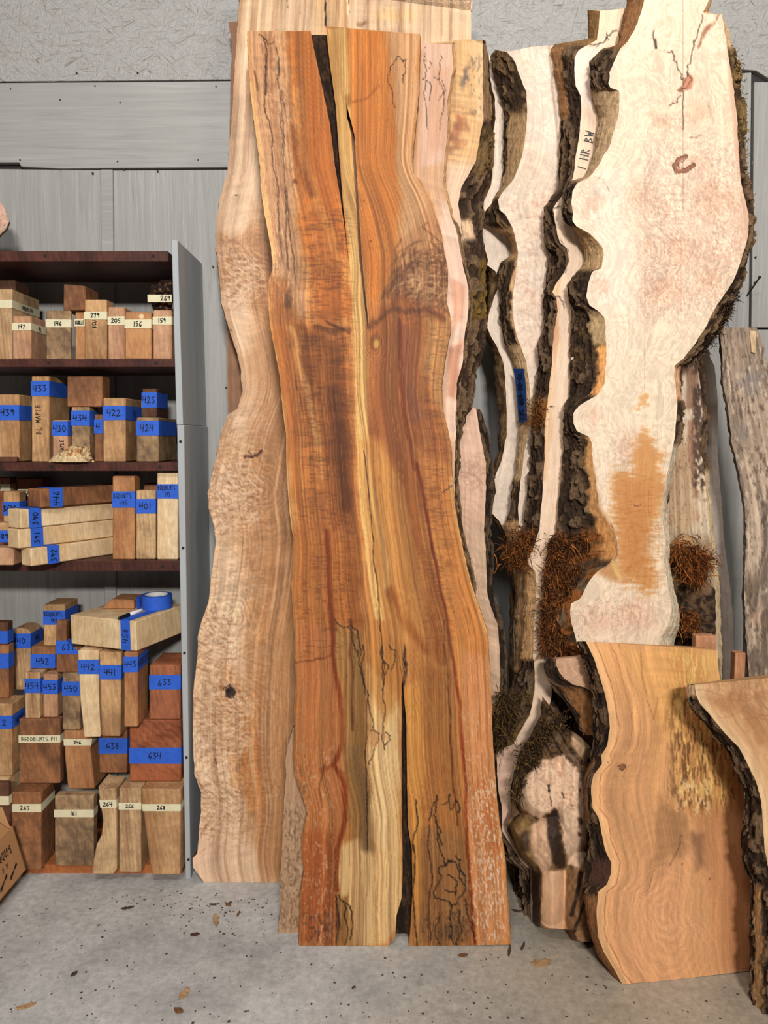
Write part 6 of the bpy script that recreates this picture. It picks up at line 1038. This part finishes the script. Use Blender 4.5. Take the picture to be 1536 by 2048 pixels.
# third row
BK(454, (50, 80, 1345, 1437), 'spalt', 'narrow slanted-grain block with blue tape 454, on the broad brown block', 141, D=.09, tape=(1357, 1386, 'b'), text=['454'])
BK(453, (86, 115, 1349, 1435), 'pink', 'pink block with blue tape 453, on the broad brown block', 141, D=.08, tape=(1360, 1388, 'b'), text=['453'])
BK(450, (125, 160, 1345, 1460), 'rough', 'mottled dark block with blue tape 450, partly behind a slim pale block', 246, D=.05, tape=(1363, 1391, 'b'), text=['450'])
BK(442, [(168, 1475), (201, 1474), (197, 1400), (197, 1302), (155, 1301), (160, 1400)], 'pale', 'slim pale block with bark nick and blue tape 442, under the thick beam', 246, D=.06, tape=(1319, 1348, 'b'), text=['442'])
BK(441, [(204, 1473), (240, 1473), (243, 1304), (198, 1304)], 'tan', 'tan block with blue tape 441, between two others below the thick beam', 638, D=.12, tape=(1330, 1359, 'b'), text=['441'])
BK(443, (248, 275, 1304, 1454), 'orange', 'orange block with blue tape 443 turning onto its long side, below the thick beam', 634, 296, tape=(1313, 1344, 'b'), text=['443'], side='BGDDBLMTS')
BK(633, (299, 361, 1330, 1439), 'red', 'dark red block with a knot and blue tape 633, against the upright', 634, D=.15, tape=(1350, 1379, 'b'), text=['633'])
BK(945, (-30, 17, 1290, 1397), 'brown', 'brown block with slanting blue tape, outermost of the third row', 932, D=.04, tape=(1307, 1337, 'b'))
BK(944, (-30, 15, 1245, 1290), 'dark', 'small block with blue tape lying on the outermost brown block', 945, D=.04, tape=(1262, 1287, 'b'))
BK(440, [(20, 1380), (60, 1380), (61, 1266), (52, 1258), (40, 1256), (28, 1258), (17, 1267)], 'spalt', 'block with rough yellow rounded top and blue tape 440', 932, 84, tape=(1267, 1296, 'b'), text=['440'], side='440')
BK(452, (62, 110, 1293, 1338), 'brown', 'short block with wide blue tape 452 lying on two narrow blocks', 454, D=.1, tape=(1308, 1336, 'b'), text=['452'])
BK(637, [(112, 1345), (163, 1345), (163, 1294), (132, 1294), (132, 1242), (112, 1242)], 'brown', 'brown block with large 637 on blue tape, tucked under the end of the thick beam', 450, D=.03, tape=(1281, 1308, 'b'), text=['637'])
BK(448, (87, 130, 1209, 1292), 'tan', 'topmost upright block with two lines on blue tape, beside the thick beam', 452, D=.11, tape=(1221, 1249, 'b'), text=['BGDDBLMTS.', '448'])
# thick beam across the top of the stack, tape roll and pen on it
zb8 = max(TOPZ[443], TOPZ[442], TOPZ[441])+.001; zt8 = zb8+.100; Y8 = (CAMH-zb8)/tan_at(1303)
o = beam(458, (xat(273, Y8, zb8), Y8), zt8, zb8, 70, .27, .268, 'pale', 'thick pale beam lying across the stack, with a tape roll and a pen on it', None, '')
g_ = [(.0, .030), (0, .064)]; e = .0011; H = zt8-zb8
V = [(-e, .022, -.0005), (-e, .060, -.0005), (-e, .060, H+e), (-e, .022, H+e), (.20, .060, H+e), (.20, .022, H+e)]
tp = mesh_obj('tape_label', V, [[1, 0, 3, 2], [2, 3, 5, 4]], M_BLUE, o); writing(tp, ['458'], (-e-.0005, .041, H*.5), (0, 0, 1), (0, 1, 0), .020, .0026, .85)
def on_z(px, py, z):
    a, b, c = (float(v) for v in ray(px, py)); t = (z-CAMH)/c; return Vector((a*t, b*t, z))
ct = on_z(314, 1208, zt8+.0012); ct = on_z(314, 1214, zt8+.0015)
ct.y = min(ct.y, 2.60); ct.x = xat(314, ct.y, zt8)
roll = empty('tape_roll', ct); tag(roll, 'roll of blue masking tape lying flat on the thick pale beam', 'tape roll')
def ring(r0, r1, h, n=48):
    g = MB(); V = []
    for i in range(n):
        t = 2*math.pi*i/n; c, s = math.cos(t), math.sin(t); V += [(r1*c, r1*s, 0), (r1*c, r1*s, h), (r0*c, r0*s, h), (r0*c, r0*s, 0)]
    Q = []
    for i in range(n):
        a = 4*i; b = 4*((i+1) % n); Q += [[a, b, b+1, a+1], [a+1, b+1, b+2, a+2], [a+2, b+2, b+3, a+3], [a+3, b+3, b, a]]
    return V, Q
V, Q = ring(.040, .0525, .047); mesh_obj('tape', V, Q, M_BLUE, roll); V, Q = ring(.0375, .0398, .0475); core = mesh_obj('core', V, Q, plain('white_card', (226, 226, 222), .7, .04), roll)
writing(core, ['NNTNANT'], (0, .0374, .03), (1, 0, 0), (0, 0, 1), .008, .0016, .8, name='printed_text')
g = MB(); g.prism([(-.053, -.016, .002), (-.060, -.034, .002), (-.060, -.034, .045), (-.053, -.016, .045)], [(-.0525, -.015, .002), (-.0595, -.034, .002), (-.0595, -.034, .045), (-.0525, -.015, .045)]); g.build('loose_end', M_BLUE, roll)
p0, p1 = on_z(237, 1237, zt8+.0072), on_z(286, 1219, zt8+.0072); d = (p1-p0).normalized()
pen = empty('marker_pen', p0); tag(pen, 'black capped white marker pen lying beside the tape roll', 'pen'); z_ = Vector((0, 0, 0))
g = MB(); g.tube([d*.052, d*.125, d*.130], [.0062, .0062, .0045], 14); g.build('barrel', plain('white_plastic', (232, 232, 232), .35, .03), pen, True)
g = MB(); g.tube([d*.0, d*.004, d*.03, d*.056], [.0035, .005, .0062, .0068], 14); g.build('cap', plain('black_plastic', (22, 22, 24), .35, .05), pen, True)
# rough offcut at the back on the beam
a = on_z(205, 1220, zt8+.001); bx = MB(); X0, X1 = xat(204, 2.58, zt8), xat(285, 2.58, zt8)
o = block(470, [(203, 1218), (268, 1218), (268, 1200), (224, 1198), (214, 1206)], 'orange', 'flat offcut with splintery brown bark side, on the thick beam behind the pen', zt8+.0015, D=.10, Y=2.575)
# ------------------------------------------------------------------ cardboard box, floor litter
M_CARD = plain('cardboard', (186, 136, 90), .8, .07, 25, .15, (1, 1, .2))
box = empty('cardboard_box', (-1.4, 2.2, .065)); tag(box, 'open brown cardboard box with handwriting on its side, at the lower corner beside the shelf', 'box')
W = lambda p: Vector(p)-Vector(box.location)
xb, xt, zB, zT, ya, yb_ = -1.204, -1.240, .067, .214, 1.98, 2.395
def panel(name, q, th, par=None):
    q = [W(p) for p in q]; n = (q[1]-q[0]).cross(q[3]-q[0]).normalized()*th; g = MB(); g.prism(q, [p-n for p in q]); return g.build(name, M_CARD, par or box)
side = panel('side_panel', [(xb, ya, zB), (xb, yb_, zB), (xt, yb_, zT), (xt, ya, zT)], .005)
panel('back_panel', [(xb, yb_, zB), (-1.58, yb_, zB), (-1.56, yb_, zT), (xt, yb_, zT)], .005); panel('front_panel', [(-1.58, ya, zB), (xb, ya, zB), (xt, ya, zT), (-1.56, ya, zT)], .005)
panel('far_panel', [(-1.58, yb_, zB), (-1.58, ya, zB), (-1.56, ya, zT), (-1.56, yb_, zT)], .005); panel('base', [(-1.58, ya, zB), (-1.58, yb_, zB), (xb, yb_, zB), (xb, ya, zB)][::-1], .005)
panel('flap', [(xt-.001, ya+.01, zT), (xt-.001, yb_-.02, zT), (xt-.07, yb_-.03, zT+.055), (xt-.07, ya+.02, zT+.055)], .004); panel('flap', [(-1.55, yb_-.004, zT), (xt-.01, yb_-.004, zT), (xt-.04, yb_+.012, zT+.06), (-1.53, yb_+.012, zT+.06)], .004)
s = Vector((xt-xb, 0, zT-zB)).normalized()
def on_side(y, f): return W((xb+(xt-xb)*f+.0008, y, zB+(zT-zB)*f))
writing(side, ['BGDDBLMTS.491'], on_side(2.25, .66), (0, -1, 0), -s, .026, .0026, .62); writing(side, ['H. 6'], on_side(2.29, .42), (0, -1, 0), -s, .016, .002, .62)
writing(side, ['##'], on_side(2.30, .2), (0, 1, 0), s, .03, .0035, 2.2, name='scribble')
g = MB(); g.box((-1.52, 2.02, .0006), (-1.30, 2.36, .058)); tag(g.build('wood_offcut', T['tan'], bevel=.003), 'flat tan offcut holding the cardboard box off the floor', 'offcut')
# wood slice on top of the shelf at the left border
P = [(-40, 405), (2, 404), (8, 415), (14, 428), (20, 444), (16, 458), (6, 468), (-4, 478), (-40, 482)]
def c_sl(p, h): p.c[:] = (206, 164, 140); p.swirl(.08, 8, 20); p.specks((-40, 400, 20, 470), (170, 120, 96), .6, .6, 3, 3); p.stroke([(20, 446), (14, 460), (4, 470), (-6, 480)], 4, (50, 36, 30), .9)
g = relief('wood_slice', 305, P, lambda X, Y: 0*X+.01, 0, 2.60, c_sl, 1.5, 1.5, M_FACE, .002); zl = min(v.co.z for v in g.data.vertices); tag(g, 'rounded burl slice standing above the shelf, only its edge in view', 'wood slice')
gg = MB(); x_ = at(-20, 470, 2.60)[0]; gg.box((x_-.06, 2.56, Z[0][0]+.0005), (x_+.01, 2.64, zl+.02)); gg.build('foot_block', T['dark'], g)
# floor litter
r = np.random.RandomState(5)
def chip(name, px, py, L, Wd, ang, mat, label, cat, curl=.3, grp=None):
    c = on_z(px, py, .002); n = 6; V = []
    for j in (-1, 1):
        for i in range(n+1):
            t = i/n-.5; ww = Wd*(1-(2*t)**2)**.5*.5*(1+.25*math.sin(i*2.1+L*900)); x, y = t*L, j*ww; V.append((x*math.cos(ang)-y*math.sin(ang), x*math.sin(ang)+y*math.cos(ang), .0022+curl*L*(2*t)**2*.18+.001*math.sin(i*3+j)))
    g = MB(); m = n+1; top = V; g.v = [(a, b, z+.0016) for a, b, z in top]+[(a, b, max(z-.0016, .0004-0*.0)) for a, b, z in top]
    for i in range(n): g.q += [[i, i+1, m+i+1, m+i], [2*m+m+i, 2*m+m+i+1, 2*m+i+1, 2*m+i], [i, 2*m+i, 2*m+i+1, i+1], [m+i+1, 2*m+m+i+1, 2*m+m+i, m+i]]
    g.q += [[0, m, 3*m, 2*m], [n, 2*m+n, 3*m+n, m+n]]
    o = g.build(name, mat); o.location = (c.x, c.y, 0); return tag(o, label, cat, grp)
TC = timber('chip_wood', (196, 156, 112), (150, 108, 70), (110, 80, 56), 90); BC = plain('chip_bark', (74, 52, 40), .9, .3, 120, .4); DL = plain('dry_leaf', (112, 76, 44), .8, .3, 80, .3)
for k_, (px, py, L, Wd, an, mt, nm, lb, ct_) in enumerate(((432, 1841, .060, .016, 1.9, TC, 'wood_splinter', 'ragged tan splinter on the open floor before the wide curly slab', 'wood chip'), (390, 1869, .028, .014, .2, BC, 'bark_chip', 'square dark bark chip between the ragged tan splinter and the pale leaf', 'bark chip'), (368, 1988, .045, .020, 1.2, TC, 'dry_leaf', 'pale curled leaf on the bare floor in front of the tall orange slab', 'leaf'), (357, 2021, .03, .016, -.4, DL, 'dry_leaf', 'small brown leaf next to the pale curled leaf', 'leaf'), (52, 2013, .05, .014, .4, TC, 'wood_splinter', 'pinkish splinter alone at the bottom corner of the floor', 'wood chip'), (1083, 1926, .06, .026, .2, TC, 'bark_chip', 'biggest pale bark flake on the floor before the two footed burl', 'bark chip'), (926, 1911, .03, .012, .1, DL, 'dry_leaf', 'brown leaf just before the foot of the tall orange slab', 'leaf'), (1019, 1902, .05, .008, 1.3, BC, 'bark_chip', 'dark bark strip at the corner of the tall orange slab', 'bark chip'), (1046, 1893, .04, .006, 1.1, BC, 'bark_chip', 'thin dark bark sliver on the floor between slab and burl', 'bark chip'), (456, 1809, .03, .011, -.6, DL, 'dry_leaf', 'brown leaf near the bottom of the wide curly slab', 'leaf'), (477, 1827, .03, .006, 1.4, DL, 'dry_leaf', 'narrow upright curled leaf near the bottom of the wide curly slab', 'leaf'), (427, 1809, .028, .006, .0, BC, 'bark_chip', 'flat bark sliver beside the brown leaf below the wide curly slab', 'bark chip'), (255, 1816, .04, .010, .3, BC, 'bark_chip', 'dark ragged bark crumb in the middle of the open floor', 'bark chip'), (148, 1948, .022, .012, 1.0, BC, 'bark_chip', 'black bark crumb on the open floor nearest the cardboard box', 'bark chip'), (1033, 1822, .03, .010, -.3, BC, 'bark_chip', 'dark chip in the shade beside the burl foot', 'bark chip'))):
    chip(nm, px, py, L, Wd, an, mt, lb, ct_)
N = 420; V, Q = [], []
for i in range(N):
    if i < 300: px, py = r.uniform(0, 1536), r.uniform(1775, 2046)
    else: px, py = r.normal(430, 90), r.normal(1810, 26)
    if py < np.interp(px, [0, 370, 380, 555, 556, 598, 1022, 1024, 1062, 1190, 1250, 1490, 1500, 1536], [1768, 1768, 1785, 1788, 1885, 1908, 1908, 1850, 1880, 1905, 1995, 1965, 2060, 2060]) or (px < 70 and py < 1830): continue
    p = on_z(px, py, .0015); s_ = r.uniform(.0015, .0045)*(1.6 if r.rand() < .08 else 1); a = r.uniform(0, 3.14); e_ = r.uniform(.3, 1.0); b0 = len(V)
    for (u, v) in ((-1, -e_), (1, -e_), (.8, e_), (-.7, e_*.8)):
        V.append((p.x+s_*(u*math.cos(a)-v*math.sin(a)), p.y+s_*(u*math.sin(a)+v*math.cos(a)), .0006))
    V.append((p.x, p.y, .0006+s_*.6)); Q += [[b0, b0+1, b0+4, b0+4], [b0+1, b0+2, b0+4, b0+4], [b0+2, b0+3, b0+4, b0+4], [b0+3, b0, b0+4, b0+4]]
me = bpy.data.meshes.new('bark_crumbs'); me.from_pydata(V, [], [q[:3] for q in Q]); me.materials.append(BC); o = bpy.data.objects.new('bark_crumbs', me); C.objects.link(o); tag(o, 'scattered dark bark crumbs and sawdust specks on the concrete floor', 'crumbs', kind='stuff')
# writing on the plank face and on the edge tape
c_ = on_plane(1168, 300, 2.232, .075); e1 = on_plane(1163, 345, 2.232, .075); e2 = on_plane(1182, 262, 2.232, .075); uu = Vector(e2)-Vector(e1)
writing(r2, ['I HR BW'], Vector(c_)+Vector((.006, -.0012, 0)), uu, Vector((-uu.z, 0, uu.x)), .026, .0024, .72)
m_ = (A.mean(0)+B.mean(0))/2; uu = Vector(A[0]-A[-1]); vv = (Vector(B[7])-Vector(A[7])).normalized(); nn = uu.normalized().cross(vv)
writing(tape1, ['LYC WOA-00-OA'], Vector(m_)+nn*.0012, uu, vv, .030, .0028, .40)
